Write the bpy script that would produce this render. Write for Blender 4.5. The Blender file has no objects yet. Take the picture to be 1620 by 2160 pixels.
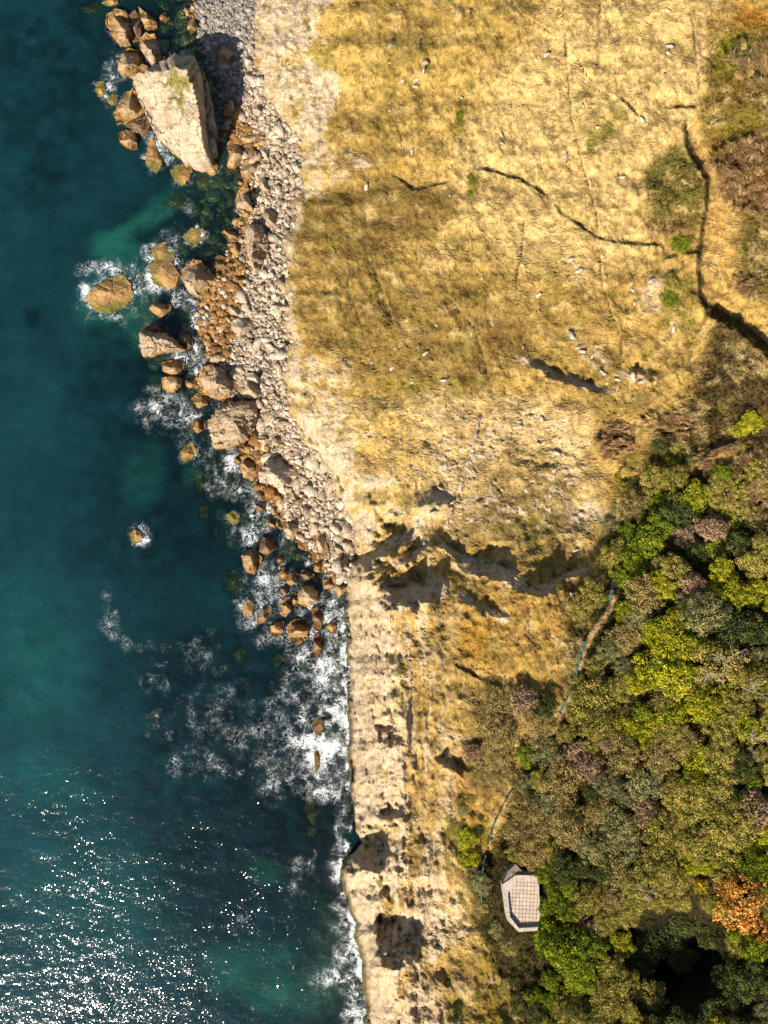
import bpy, math, random
import numpy as np
from mathutils import Vector

random.seed(7)
RNG = np.random.default_rng(7)
SC = bpy.context.scene
COL = SC.collection

# ------------------------------------------------------------------ image coordinates
# (u, v) are image pixels traced by eye; h is metres above the sea.
EYE = 150.0
FOC = 1620.0
def at(u, v, h):
    k = (EYE - h) / FOC
    return (u - 810.0) * k, -(v - 1080.0) * k
U0, V0, STEP = -150.0, -150.0, 3.0
NU, NV = 641, 821
gu = U0 + STEP * np.arange(NU)
gv = V0 + STEP * np.arange(NV)
GU, GV = np.meshgrid(gu, gv)

def lin(c):
    c = np.asarray(c, float) / 255.0
    return np.where(c <= 0.04045, c / 12.92, ((c + 0.055) / 1.055) ** 2.4)
EXPO = 1.62
def alb(c, k=1.0):
    return np.clip(lin(c) / EXPO * k, 0.0, 0.9)

# ------------------------------------------------------------------ numpy noise and raster tools
def vnoise(x, y, seed):
    r = np.random.default_rng(seed)
    T = r.random((256, 256)).astype(np.float32)
    xi = np.floor(x).astype(int); yi = np.floor(y).astype(int)
    fx = x - xi; fy = y - yi
    fx = fx * fx * (3 - 2 * fx); fy = fy * fy * (3 - 2 * fy)
    a = T[yi & 255, xi & 255]; b = T[yi & 255, (xi + 1) & 255]
    c = T[(yi + 1) & 255, xi & 255]; d = T[(yi + 1) & 255, (xi + 1) & 255]
    return (a * (1 - fx) + b * fx) * (1 - fy) + (c * (1 - fx) + d * fx) * fy
def fbm(x, y, seed, octv=4, gain=0.5):
    s = 0.0; a = 1.0; t = 0.0
    ca, sa = math.cos(0.6), math.sin(0.6)
    for o in range(octv):
        s = s + a * (vnoise(x, y, seed + o * 17) - 0.5); t += a
        x, y = (ca * x - sa * y) * 2.03 + 11.3, (sa * x + ca * y) * 2.03 + 5.7
        a *= gain
    return s / t * 2.0           # about -1..1
def box1(a, r, ax):
    if r < 1: return a
    n = a.shape[ax]
    p = np.concatenate([np.take(a, [0] * (r + 1), ax), a, np.take(a, [n - 1] * r, ax)], ax)
    c = np.cumsum(p, ax)
    return (np.take(c, range(2 * r + 1, 2 * r + 1 + n), ax) - np.take(c, range(0, n), ax)) / (2 * r + 1)
def blur(a, px):
    r = int(round(px / STEP * 0.6))
    if r < 1: return a
    for _ in range(2):
        a = box1(box1(a, r, 0), r, 1)
    return a
WU = fbm(GU / 38, GV / 38, 901, 4) ; WV = fbm(GU / 38, GV / 38, 955, 4)
def inpoly(P, warp=0.0):
    x = GU + WU * warp; y = GV + WV * warp
    ins = np.zeros(GU.shape, bool)
    n = len(P)
    for i in range(n):
        x1, y1 = P[i]; x2, y2 = P[(i + 1) % n]
        if y1 == y2: continue
        c = ((y1 > y) != (y2 > y)) & (x < (x2 - x1) * (y - y1) / (y2 - y1) + x1)
        ins ^= c
    return ins.astype(float)
def zone(P, soft=12, warp=22):
    return blur(inpoly(P, warp), soft)
def ell(u, v, ru, rv, rot=0.0, warp=14, soft=0.45):
    x = GU + WU * warp - u; y = GV + WV * warp - v
    c, s = math.cos(rot), math.sin(rot)
    d = np.sqrt(((x * c + y * s) / ru) ** 2 + ((-x * s + y * c) / rv) ** 2)
    return np.clip((1 + soft - d) / (2 * soft), 0, 1)
def polyline(P, pad):
    """signed distance (positive on the left-hand side walking along it) and position along it, near a polyline"""
    P = np.array(P, float)
    us = slice(max(0, int((P[:, 0].min() - pad - U0) / STEP)), min(NU, int((P[:, 0].max() + pad - U0) / STEP) + 2))
    vs = slice(max(0, int((P[:, 1].min() - pad - V0) / STEP)), min(NV, int((P[:, 1].max() + pad - V0) / STEP) + 2))
    x = GU[vs, us]; y = GV[vs, us]
    best = np.full(x.shape, 1e9); sg = np.zeros(x.shape); tt = np.zeros(x.shape)
    L = np.hypot(*(P[1:] - P[:-1]).T); tot = L.sum(); acc = 0.0
    for i in range(len(P) - 1):
        a = P[i]; d = P[i + 1] - a
        tr = ((x - a[0]) * d[0] + (y - a[1]) * d[1]) / (L[i] ** 2 + 1e-9)
        t = np.clip(tr, 0, 1)
        dx = x - a[0] - t * d[0]; dy = y - a[1] - t * d[1]
        dd = np.hypot(dx, dy)
        m = dd < best
        best = np.where(m, dd, best)
        sg = np.where(m, np.sign(d[0] * dy - d[1] * dx), sg)
        tt = np.where(m, (acc + t * L[i]) / tot, tt)
        acc += L[i]
    return (vs, us), best, sg, tt

# ------------------------------------------------------------------ the lie of the land
KV = [-150, 0, 100, 200, 300, 400, 500, 600, 700, 800, 900, 1000, 1100, 1200, 1250, 1400, 1600, 1750, 1850, 1900, 1950, 2050, 2100, 2160, 2310]
KS = [400, 400, 425, 470, 500, 512, 505, 440, 430, 455, 500, 535, 585, 680, 728, 733, 737, 741, 722, 735, 748, 764, 770, 775, 782]
KT = [520, 535, 530, 555, 630, 632, 605, 598, 606, 596, 622, 690, 742, 745, 736, 739, 742, 746, 728, 742, 756, 770, 776, 781, 790]
KC = [680, 690, 652, 700, 690, 655, 622, 612, 622, 645, 690, 745, 795, 775, 805, 850, 850, 860, 845, 812, 800, 808, 850, 870, 890]
HC = [9, 9, 8, 8, 8, 6.5, 6, 6, 7, 8, 9.5, 11, 13, 15, 19, 22, 22, 22, 22, 20, 18, 18, 20, 21.5, 23]
HT = [3, 3, 2.6, 2.8, 3.4, 3.2, 3, 3, 3.2, 3.2, 3, 3, 3, 2, 0.6, 0.4, 0.4, 0.4, 0.4, 0.4, 0.4, 0.4, 0.4, 0.4, 0.4]
HR = [33, 33, 33, 33, 32, 32, 31, 31, 30, 30, 30, 30, 31, 33, 34, 35, 36, 36, 36, 36, 35, 35, 35, 36, 36]
I = lambda tab: np.interp(gv, KV, tab)
wob = lambda sd, s, a: fbm(gv / s, gv * 0 + 3.1, sd, 4) * a
amp = np.interp(gv, [-150, 1150, 1250, 2310], [1, 1, 0.6, 0.6])
cs = I(KS) + wob(3, 26, 14) * amp
ct = np.maximum(I(KT) + wob(5, 30, 14) * amp, cs + 3)
cc = np.maximum(I(KC) + wob(8, 36, 22), ct + 12)
hc, ht, hr = I(HC), I(HT), I(HR)
H = np.zeros((NV, NU)); CLF = np.zeros((NV, NU))
for j in range(NV):
    s, t, c = cs[j], ct[j], cc[j]
    d = s - np.array([2000, 900, 420, 200, 100, 25])
    xs = [*d, s, t, t + (c - t) * .45, c, c + 90, 1620, 2200, 4600]
    rise = hr[j] - hc[j]
    ys = [-16, -13, -9.5, -5.2, -2.1, -.9, 0.0, ht[j], ht[j] + (hc[j] - ht[j]) * .62, hc[j], hc[j] + rise * .16, hr[j], hr[j] + 9, hr[j] + 20]
    H[j] = np.interp(gu, xs, ys)
H = blur(H, 6)
SHORE = GU - cs[:, None]                         # how far inland of the waterline
LAND = SHORE > 0

def scarp(P, w, D, fade, high='L', taper=0.12, wob=5.0, rag=1.0):
    """a steep step in the ground along a line; `high` says which side stands higher"""
    sl, d, sg, t = polyline(P, w + fade * 3)
    s = d * sg * (-1 if high == 'L' else 1)
    s = s + WU[sl] * wob + fbm(GU[sl] / 11, GV[sl] / 11, 7, 3) * min(w, 14) * .55
    ta, tb = taper if isinstance(taper, tuple) else (taper, taper)
    ends = np.clip(t / ta, 0, 1) * np.clip((1 - t) / tb, 0, 1); ends = ends * ends * (3 - 2 * ends)
    f = np.exp(-np.maximum(np.abs(s) - w, 0) / fade) * np.clip(s / w, -1, 1)
    f = f * np.clip(1 + rag * 1.5 * fbm(GU[sl] / 17, GV[sl] / 17, 19, 3), .1, 1.7)
    H[sl] += 0.5 * D * f * ends
# image-up faces of the lower cliff (dark, north-facing) -- walking right, the high ground is on the right hand (down the image)
SCARPS = [
 ([(735, 1228), (768, 1200), (795, 1172), (822, 1150), (850, 1136), (880, 1126)], 14, 5.6, 40, 'R', (.25, .3), 5),
 ([(825, 1195), (855, 1180), (880, 1166), (900, 1146), (915, 1130)], 10, 2.8, 30, 'R', .3, 6),
 ([(795, 1262), (820, 1262), (850, 1258), (900, 1246), (922, 1240)], 24, 6.4, 34, 'R', (.25, .25), 9, .5),
 ([(915, 1140), (938, 1152), (962, 1172), (985, 1200)], 10, 2.2, 22, 'R', .3, 8),
 ([(975, 1188), (1000, 1196), (1040, 1200), (1075, 1216), (1095, 1226)], 18, 3.2, 24, 'R', (.25, .3), 9, .7),
 ([(1085, 1228), (1115, 1242), (1140, 1246), (1165, 1246)], 9, 2.0, 24, 'R', (.3, .35), 8),
 ([(1120, 1246), (1140, 1242), (1160, 1236), (1200, 1212), (1228, 1206), (1250, 1200)], 8, 1.6, 18, 'R', .3, 6),
 ([(965, 1250), (985, 1262), (1045, 1296), (1065, 1305)], 9, 2.0, 40, 'R', .4, 5),
 ([(1095, 755), (1120, 765), (1170, 790), (1230, 812), (1275, 822), (1300, 824)], 9, 1.9, 30, 'R', .25, 10),
 ([(1310, 778), (1330, 782), (1390, 790), (1410, 795)], 7, 1.7, 30, 'R', .35, 6),
 ([(1060, 974), (1085, 976), (1160, 984), (1180, 986)], 6, 1.3, 30, 'R', .35, 5),
 ([(1225, 912), (1245, 920), (1320, 935), (1345, 940)], 6, .9, 25, 'R', .35, 5),
 ([(780, 1988), (800, 1990), (830, 1990), (850, 1984), (880, 1975)], 52, 11.5, 26, 'R', (.2, .42), 8, .25),
 ([(712, 1815), (735, 1810), (760, 1806), (800, 1822), (830, 1830)], 30, 9.0, 40, 'R', (.15, .4), 7),
 ([(788, 1562), (800, 1560), (830, 1548), (848, 1545)], 20, 3.6, 26, 'R', .3, 10),
 ([(800, 1738), (812, 1735), (850, 1715), (865, 1710)], 17, 3.6, 24, 'R', .3, 9),
 ([(915, 1590), (930, 1600), (975, 1632), (990, 1640)], 11, 2.2, 24, 'R', .3, 9),
 # the bank under the old boundary, upper right
 ([(1446, 255), (1449, 310), (1468, 345), (1492, 378), (1490, 425), (1479, 500), (1473, 560), (1477, 630), (1502, 658)], 6, 1.8, 60, 'R', .06, 2, .3),
 ([(1496, 652), (1530, 672), (1565, 692), (1600, 722), (1680, 790)], 13, 3.6, 60, 'R', .04, 3, .2),
]
for a in SCARPS: scarp(*a)
TRACKS = [   # narrow sheep tracks and terracettes
 [(1075, -40), (1080, 5), (1100, 30), (1130, 50), (1150, 62), (1165, 77)],
 [(1187, -60), (1188, 20), (1190, 90), (1197, 160), (1203, 240), (1220, 320), (1238, 380), (1258, 450), (1264, 512)],
 [(1268, -40), (1262, 60), (1258, 100), (1262, 138)],
 [(1217, 122), (1232, 152), (1262, 190), (1288, 206)],
 [(1305, 205), (1325, 220), (1348, 247)],
 [(825, 368), (850, 384), (875, 400), (905, 392), (950, 384)],
 [(996, 354), (1030, 358), (1060, 366), (1095, 378), (1130, 396), (1156, 416)],
 [(1168, 425), (1182, 448), (1215, 468), (1250, 496), (1290, 507), (1340, 513), (1394, 517), (1412, 540)],
 [(1400, 545), (1440, 536), (1478, 530)],
 [(1265, 530), (1264, 575), (1280, 625), (1296, 680), (1310, 720), (1308, 778)],
 [(1400, 228), (1435, 222), (1470, 226)],
 [(1455, 20), (1470, 120), (1476, 200)],
 [(725, 560), (745, 640), (770, 720), (800, 790)],
 [(780, 520), (800, 600), (830, 690)],
 [(940, 620), (1000, 690), (1030, 790)],
 [(1105, 460), (1100, 530), (1085, 600)],
 [(1340, 880), (1336, 930), (1300, 1010)],
 [(1350, 870), (1375, 905), (1420, 915)],
 [(1120, 1265), (1160, 1330), (1180, 1400)],
 [(960, 1400), (1010, 1430), (1060, 1450)],
]
TRK = np.zeros_like(H)
for i, P in enumerate(TRACKS):
    sl, d, sg, t = polyline(P, 90)
    d2 = d * sg + WU[sl] * 3.5 + fbm(GU[sl] / 9, GV[sl] / 9, 40 + i, 2) * 2.2
    f = np.clip(d2 / 2.6, -1, 1) * np.exp(-np.maximum(np.abs(d2) - 3, 0) / 18)
    e = np.clip(np.minimum(t, 1 - t) / .05, 0, 1) * np.clip(0.85 + .8 * fbm(GU[sl] / 18, GV[sl] / 18, 77 + i, 2), .35, 1.2)
    side = -1 if abs(P[0][1] - P[-1][1]) > abs(P[0][0] - P[-1][0]) else 1
    H[sl] += 0.36 * f * e * side; H[sl] -= .35 * e * np.exp(-(d2 / 2.4) ** 2)
    TRK[sl] = np.maximum(TRK[sl], np.exp(-(d2 / 2.2) ** 2) * e)

# steps, gullies and the hollow in the wood
def lump(u, v, ru, rv, dh, rot=0):
    H[:] += dh * np.clip(ell(u, v, ru, rv, rot, 10, .6), 0, 1) ** 1.3
lump(1425, 2015, 105, 90, -6.5)
lump(1150, 1300, 150, 90, 1.5)
lump(905, 1075, 40, 25, 2.2)
lump(1230, 1080, 50, 30, -1.2)
lump(1060, 1790, 60, 60, -1)
# ------------------------------------------------------------------ bare rock, grass, paths
NO = lambda s, sd, o=4: fbm(GU / s, GV / s, sd, o)
north = np.clip((1215 - GV) / 40, 0, 1)
strip = np.clip((GU - ct[:, None]) / 8, 0, 1) * np.clip((cc[:, None] - GU) / 14 + .5, 0, 1)
ROCK = strip * np.clip(0.78 + 1.3 * NO(26, 21) + .4 * NO(9, 31), 0, 1)
south = np.clip((GV - 1215) / 60, 0, 1)
streak = fbm(GU / 9, GV / 70, 61, 4)
lower = south * np.clip((985 - GU + (GV - 1500) * .05) / 160, 0, 1) * LAND
ROCK = np.maximum(ROCK, lower * np.clip(0.04 + 1.7 * streak + 1.0 * NO(26, 71) + np.clip((792 + 46 * WU + 30 * NO(60, 74, 2) - GU) / 44, 0, .72), 0, 1))
def addrock(P, k=1.0, warp=18, soft=5, brk=1.0):
    global ROCK
    ROCK = np.maximum(ROCK, zone(P, soft, warp) * np.clip(k + brk * NO(14, 83), 0, 1))
addrock([(640, 150), (700, 146), (719, 185), (692, 230), (680, 300), (640, 270)], 1.1, 10)
addrock([(560, -60), (690, -60), (670, 40), (650, 110), (560, 90)], .9, 16)
addrock([(660, 935), (735, 925), (758, 985), (832, 1000), (800, 1022), (715, 1012)], .8, 20)
addrock([(640, 745), (735, 760), (740, 850), (690, 930), (630, 900)], .35, 25)
addrock([(1190, 1065), (1255, 1065), (1290, 1085), (1270, 1105), (1200, 1100)], .7, 20)
addrock([(890, 1050), (940, 1045), (925, 1090), (890, 1125), (870, 1110)], .6, 14)
addrock([(1225, 700), (1260, 735), (1285, 770), (1255, 770), (1215, 740)], .4, 14)
addrock([(1290, 780), (1370, 785), (1365, 810), (1300, 810)], .5, 14)
addrock([(1360, 580), (1395, 590), (1385, 660), (1355, 650)], .35, 14)
addrock([(1205, 540), (1225, 540), (1230, 600), (1210, 600)], .3, 8)
addrock([(870, 1845), (960, 1850), (1000, 1980), (960, 1990), (880, 1920)], .4, 22)
addrock([(860, 2060), (935, 2080), (940, 2200), (800, 2200)], .35, 22)
addrock([(930, 1520), (990, 1540), (985, 1600), (930, 1570)], .3, 22)
addrock([(880, 1290), (898, 1300), (896, 1400), (884, 1400)], .9, 6, 3)
addrock([(900, 1160), (912, 1160), (910, 1260), (902, 1260)], .6, 5, 3)
addrock([(660, 330), (740, 310), (790, 340), (700, 390), (640, 420)], .25, 22)
def wallremnant():
    sl, d, sg, t = polyline([(1010, 880), (1000, 935), (975, 1010), (955, 1070), (940, 1110)], 60)
    f = np.exp(-((d + fbm(GU[sl] / 7, GV[sl] / 7, 5, 2) * 3) / 4.5) ** 2)
    ROCK[sl] = np.maximum(ROCK[sl], f * .9); H[sl] += .7 * f
wallremnant()
for P, w in [(SC_[0], SC_[1]) for SC_ in SCARPS[:9] + SCARPS[12:14]]:
    sl, d, sg, t = polyline(P, w * 2 + 20)
    f = np.clip((w * 1.25 - d) / 8, 0, 1) * np.clip(.75 + 1.5 * fbm(GU[sl] / 12, GV[sl] / 12, 88, 3), 0, 1)
    ROCK[sl] = np.maximum(ROCK[sl], f * .95)
pale = zone([(660, 860), (1060, 840), (1250, 860), (1230, 1000), (1280, 1090), (1200, 1150), (930, 1110), (780, 1090), (640, 930)], 30, 40)
ROCK = np.maximum(ROCK, pale * np.clip(-.38 + 2.3 * NO(9, 93, 3) + 1.1 * NO(45, 94), 0, .9))
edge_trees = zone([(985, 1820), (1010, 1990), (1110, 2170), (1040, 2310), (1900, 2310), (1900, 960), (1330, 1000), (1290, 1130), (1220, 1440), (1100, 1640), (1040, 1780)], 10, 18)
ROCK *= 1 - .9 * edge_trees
SCREE = np.clip((GU - cs[:, None] + 14) / 8, 0, 1) * np.clip((ct[:, None] + 8 - GU) / 14, 0, 1) * (GV < 1245)
PATHS = [([(1498, -150), (1492, 0), (1484, 55), (1474, 110), (1470, 150)], 5.0),
         ([(1296, 1262), (1285, 1290), (1262, 1318), (1245, 1345), (1228, 1385), (1222, 1410), (1210, 1450), (1185, 1510), (1165, 1545)], 5.5),
         ([(1092, 1630), (1075, 1668), (1050, 1720), (1038, 1760)], 5.0)]
PATH = np.zeros_like(H)
for P, w in PATHS:
    sl, d, sg, t = polyline(P, 40)
    PATH[sl] = np.maximum(PATH[sl], np.clip((w + 3 - d - WU[sl] * 3) / 5, 0, 1))

# detail relief (metres): ledges and blocks on bare rock, tussocks on grass
ledge = H * .42 + NO(40, 12) * .5
led = (np.abs((ledge - np.floor(ledge)) - .5) * 2)
landm = blur(LAND.astype(float), 6)
cliffy = np.clip(np.maximum(strip, lower), 0, 1)
H += landm * (1 - SCREE) * (ROCK * (1 - .45 * north) * (.45 * NO(9, 14, 3) + .55 * fbm(GU / 6, GV / 26, 33, 3)) + cliffy * (1 - .72 * north) * (.6 * (led - .5) + .75 * NO(24, 17, 4) + 1.5 * fbm(GU / 11, GV / 46, 38, 4) + .45 * fbm(GU / 7, GV / 9, 37, 3))
      + (1 - ROCK) * (.27 * NO(12, 15, 4) + 1.0 * NO(46, 16, 3) + .35 * fbm(GU / 9, GV / 24, 29, 3)) + .35 * np.abs(NO(7, 18, 2)) * (1 - SCREE))
H += SCREE * .35 * NO(7, 19, 3)
H += (1 - landm) * np.clip(-SHORE / 60, 0, 1) * (.9 * NO(36, 23, 4) + .3 * NO(12, 24, 3))

# ---- colour of the ground
A = np.ones((NV, NU, 3)) * alb((198, 162, 90))
def tint(m, c, k=1.0):
    global A
    m = np.clip(m * k, 0, 1)[..., None]
    A = A * (1 - m) + alb(c) * m
STRAW, OLIVE, BROWN, GREEN, HEATH = (226, 194, 128), (176, 148, 80), (140, 110, 62), (122, 120, 44), (70, 60, 38)
# broad vegetation belts
tint(zone([(960, 230), (1100, 120), (1180, -100), (1490, -150), (1490, 260), (1450, 330), (1350, 400), (1400, 540), (1250, 580), (1050, 560), (950, 400)], 34, 60), STRAW, .85)
tint(zone([(680, -150), (1080, -150), (1060, 160), (900, 330), (700, 330), (655, 120)], 30, 50), (202, 168, 92), .85)
tint(zone([(800, 60), (930, 40), (900, 150), (820, 130)], 20, 30), (146, 124, 62), .7)
tint(zone([(650, 120), (690, 90), (700, 140), (660, 150)], 8, 16), (150, 135, 50), .8)
tint(zone([(690, 260), (830, 250), (820, 380), (690, 350)], 24, 40), (158, 128, 64), .75)
tint(zone([(620, 430), (700, 385), (800, 390), (960, 410), (900, 500), (760, 540), (610, 540)], 22, 40), (136, 110, 58), .9)
tint(zone([(600, 520), (800, 545), (1000, 610), (1120, 690), (1115, 770), (900, 770), (780, 850), (650, 730), (605, 650)], 26, 46), (160, 130, 70), .85)
tint(zone([(880, 780), (1000, 790), (980, 830), (820, 860), (800, 810)], 18, 30), (150, 132, 52), .7)
tint(zone([(1020, 680), (1100, 680), (1110, 760), (1030, 730)], 12, 30), (128, 96, 54), .75)
tint(zone([(960, 770), (1040, 770), (1030, 800), (960, 800)], 8, 24), (128, 98, 56), .7)
tint(zone([(1080, 560), (1240, 640), (1300, 760), (1280, 830), (1120, 770)], 24, 50), (176, 142, 80), .6)
tint(pale, (232, 200, 142), .8)
tint(zone([(730, 860), (860, 870), (900, 960), (880, 1050), (790, 1060), (740, 960)], 22, 40), (206, 170, 94), .8)
tint(zone([(980, 980), (1180, 960), (1220, 1080), (1160, 1180), (960, 1130)], 30, 50), (168, 138, 80), .8)
tint(zone([(930, 1230), (1230, 1230), (1225, 1340), (1190, 1450), (1060, 1440), (980, 1390), (920, 1300)], 24, 40), (190, 150, 78), .9)
tint(zone([(960, 1320), (1050, 1340), (1010, 1400), (950, 1370)], 18, 24), (196, 146, 54), .7)
tint(lower, (196, 160, 98), .75)
tint(lower * np.clip(.2 + 2 * NO(22, 43), 0, 1), (156, 128, 66), .75)
tint(lower * np.clip(2.6 * fbm(GU / 10, GV / 44, 44, 3) - .5, 0, 1), (124, 108, 52), .7)
tint(zone([(990, 1440), (1100, 1470), (1080, 1660), (1000, 1700), (980, 1580)], 14, 30), (96, 80, 52), .8)
tint(zone([(930, 1640), (1060, 1680), (1030, 1760), (960, 1760)], 20, 24), (190, 146, 72), .8)
tint(zone([(950, 1730), (1020, 1740), (1020, 1840), (970, 1840), (940, 1780)], 10, 22), (146, 122, 36), .9)
tint(zone([(1000, 1830), (1070, 1840), (1080, 2000), (1010, 1960)], 12, 22), (92, 76, 44), .85)
tint(zone([(960, 2000), (1090, 2030), (1120, 2310), (930, 2310)], 18, 26), (170, 140, 62), .8)
tint(zone([(1060, 2060), (1120, 2100), (1110, 2200), (1060, 2150)], 14, 22), (120, 116, 52), .8)
# the upper right: heath, bracken, green banks
tint(zone([(1502, 40), (1900, 0), (1900, 520), (1600, 510), (1530, 420), (1500, 300), (1478, 250)], 12, 24), (124, 102, 42), .95)
tint(zone([(1500, 100), (1600, 60), (1580, 150), (1520, 160)], 10, 20), (128, 122, 34), .9)
tint(ell(1590, 35, 40, 25), (196, 136, 50), .8)
tint(zone([(1535, 300), (1700, 270), (1700, 470), (1560, 440), (1510, 350)], 12, 20), (140, 100, 62), .7)
tint(zone([(1485, 390), (1545, 420), (1560, 520), (1540, 640), (1500, 640), (1488, 520)], 12, 18), (208, 168, 96), .9)
tint(zone([(1550, 470), (1700, 480), (1700, 640), (1570, 620)], 14, 16), (100, 90, 46), .9)
tint(zone([(1352, 350), (1440, 295), (1490, 385), (1484, 475), (1440, 500), (1380, 480)], 12, 16), (112, 104, 46), .95)
tint(ell(1420, 480, 50, 22), (128, 96, 60), .7)
tint(ell(1440, 512, 24, 12), (112, 112, 36), .9)
tint(zone([(1240, 320), (1290, 215), (1330, 240), (1285, 300)], 10, 16), (132, 118, 44), .8)
tint(ell(970, 245, 10, 26, 0, 5), (112, 104, 24), .95)
tint(ell(995, 395, 12, 38, 0.1, 6), (108, 100, 30), .9)
tint(ell(697, 520, 5, 9, 0, 3), (130, 150, 30), .9)
tint(zone([(1395, 575), (1475, 580), (1470, 640), (1400, 640)], 8, 20), (120, 108, 38), .8)
tint(zone([(1390, 650), (1470, 660), (1450, 720), (1390, 700)], 8, 24), (138, 124, 50), .6)
tint(zone([(1490, 670), (1540, 690), (1620, 750), (1900, 800), (1900, 930), (1480, 960), (1340, 1000), (1380, 900), (1440, 860), (1480, 760)], 16, 22), HEATH, .95)
tint(ell(1370, 630, 30, 30), (176, 146, 108), .5)
tint(ell(1300, 930, 50, 30), (122, 96, 60), .8)
tint(ell(1330, 850, 45, 18), (128, 108, 62), .6)
tint(ell(1590, 890, 30, 10, -.3), (160, 145, 20), .9)
tint(zone([(1190, 1225), (1290, 1250), (1215, 1410), (1165, 1490), (1190, 1330)], 12, 20), (92, 82, 42), .9)
tint(zone([(1010, 560), (1250, 600), (1310, 760), (1280, 850), (1130, 780), (1000, 640)], 26, 60) * np.clip(.55 + 1.2 * NO(40, 48), 0, 1), (158, 130, 66), .75)
tint(zone([(1000, 1040), (1190, 1000), (1240, 1170), (1000, 1130)], 20, 40) * np.clip(.5 + 1.4 * NO(24, 49), 0, 1), (140, 120, 66), .7)
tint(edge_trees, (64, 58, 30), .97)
tint(ell(1420, 2010, 120, 100), (30, 28, 18), .9)  # near-black: tree shade painted onto the hollow's floor
# small scale: straw, olive, brown flecks, soil, plants and painted shade in the tracks
g = (1 - edge_trees)
tint(g * np.clip(2.6 * NO(18, 51) - .3, 0, 1), BROWN, .6)
tint(g * np.clip(2.2 * NO(26, 52) - .25, 0, 1), (230, 198, 132), .6)
tint(g * np.clip(2.4 * NO(34, 53) - .5, 0, 1), (140, 128, 50), .55)
tint(g * np.clip(3 * fbm(GU / 6, GV / 14, 54, 3) - .7, 0, 1), (112, 90, 50), .6)
tint(np.clip(TRK * 1.3, 0, 1), (70, 60, 32), .92)
for P, w in [(SCARPS[-2][0], 6), (SCARPS[-1][0], 15)]:
    sl, d, sg, t = polyline(P, 40)
    m = np.zeros_like(H); m[sl] = np.clip((w - d) / 5, 0, 1)
    tint(m, (70, 56, 36), .85)  # shadow of the bank painted as a dark band in the ground colour
tint(PATH, (196, 160, 112), .85)
# bare limestone
tint(ROCK, (240, 214, 178), .95)
tint(ROCK * south, (240, 212, 174), .7)
tint(ROCK * south * np.clip(2.4 * NO(15, 75, 4) - .3, 0, 1), (206, 170, 120), .6)
tint(strip * north * np.clip(2.6 * NO(13, 45, 3) - .35, 0, 1), (168, 140, 72), .75)
tint(ROCK * np.clip(2 * NO(10, 56, 3) - .3, 0, 1), (214, 186, 150), .6)
tint(ROCK * np.clip(3 * NO(16, 57, 3) - 1.0, 0, 1), (168, 142, 70), .8)
tint(SCREE, (150, 124, 98), .95)
tint(SCREE * np.clip((1.1 - H) / .6, 0, 1), (150, 96, 48), .85)
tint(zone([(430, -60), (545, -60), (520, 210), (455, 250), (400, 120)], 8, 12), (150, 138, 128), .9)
# wet foot of the southern cliff
foot = south * np.exp(-((SHORE - 3) / 6.0) ** 2)
tint(foot, (74, 60, 42), .8)
SAND = np.clip(sum(k * ell(*a) for k, *a in [
    (1, 255, 535, 62, 32, .4), (.9, 300, 470, 60, 18, -.5), (.75, 225, 640, 55, 60, .2), (.9, 300, 680, 36, 60, 0), (.7, 350, 430, 50, 22, -.6),
    (.6, 380, 300, 60, 30, -.3), (.6, 405, 1000, 14, 26, .3), (.22, 90, 1440, 90, 120, .3), (.12, 60, 1300, 80, 120, 0), (.55, 560, 2060, 120, 60, .1), (.5, 700, 2000, 40, 70, 0),
    (.55, 640, 2110, 90, 36, 0), (.2, 100, 1650, 90, 60, .2), (.15, 200, 1900, 160, 120, .4), (.4, 560, 1840, 40, 24, .2), (.35, 300, 1000, 40, 60, 0), (.5, 455, 350, 40, 60, .2)]), 0, 1)
SAND *= np.clip(.75 + .6 * NO(30, 58), 0, 1)
KELP = np.clip(sum(k * ell(*a) for k, *a in [
    (.9, 80, 250, 120, 260, 0), (.8, 260, 830, 130, 110, .2), (.9, 330, 1080, 170, 170, 0), (.9, 470, 1430, 220, 150, 0), (.9, 430, 1650, 170, 160, .2), (.8, 580, 1750, 140, 100, 0),
    (.9, 205, 700, 44, 22, 0), (.9, 75, 670, 26, 26, 0), (.8, 290, 480, 34, 24, 0), (.7, 450, 1900, 120, 90, 0), (.8, 480, 2090, 80, 40, 0), (.7, 160, 70, 120, 80, .3), (.9, 245, 640, 50, 20, .3)]), 0, 1)
KELP *= np.clip(.7 + 1.0 * NO(22, 59, 5), 0, 1)
SEAW = 1 - landm
bed = np.zeros((NV, NU, 3)) + alb((74, 84, 70))
bed = bed * (1 - KELP[..., None]) + alb((30, 30, 24)) * KELP[..., None]
red = np.clip(KELP * (1.6 * NO(30, 60) - .5), 0, 1)[..., None]
bed = bed * (1 - red) + alb((92, 50, 40)) * red
bed = bed * (1 - SAND[..., None]) + alb((226, 216, 170)) * SAND[..., None]
near = np.clip(np.exp(SHORE / 55.0), 0, 1) * np.clip(.5 + NO(18, 62), 0, 1)
near = near[..., None]
bed = bed * (1 - near) + alb((128, 124, 60)) * near
mm = (SHORE < 2)[..., None]
A = np.where(mm, bed, A)
H = np.where(SHORE < -30, H + SAND * 2.2 * np.clip(-H / 5, 0, 1), H)
H = np.where(SHORE < -2, np.minimum(H, -.25), H)
lk = blur(inpoly([(1050, 1815), (1155, 1815), (1155, 1990), (1050, 1990)], 0), 8)      # levelled ground under the lookout
lk0 = float(np.median(H[(lk > .9) & (GU < 1085)])); H = H * (1 - lk) + lk0 * lk

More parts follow.
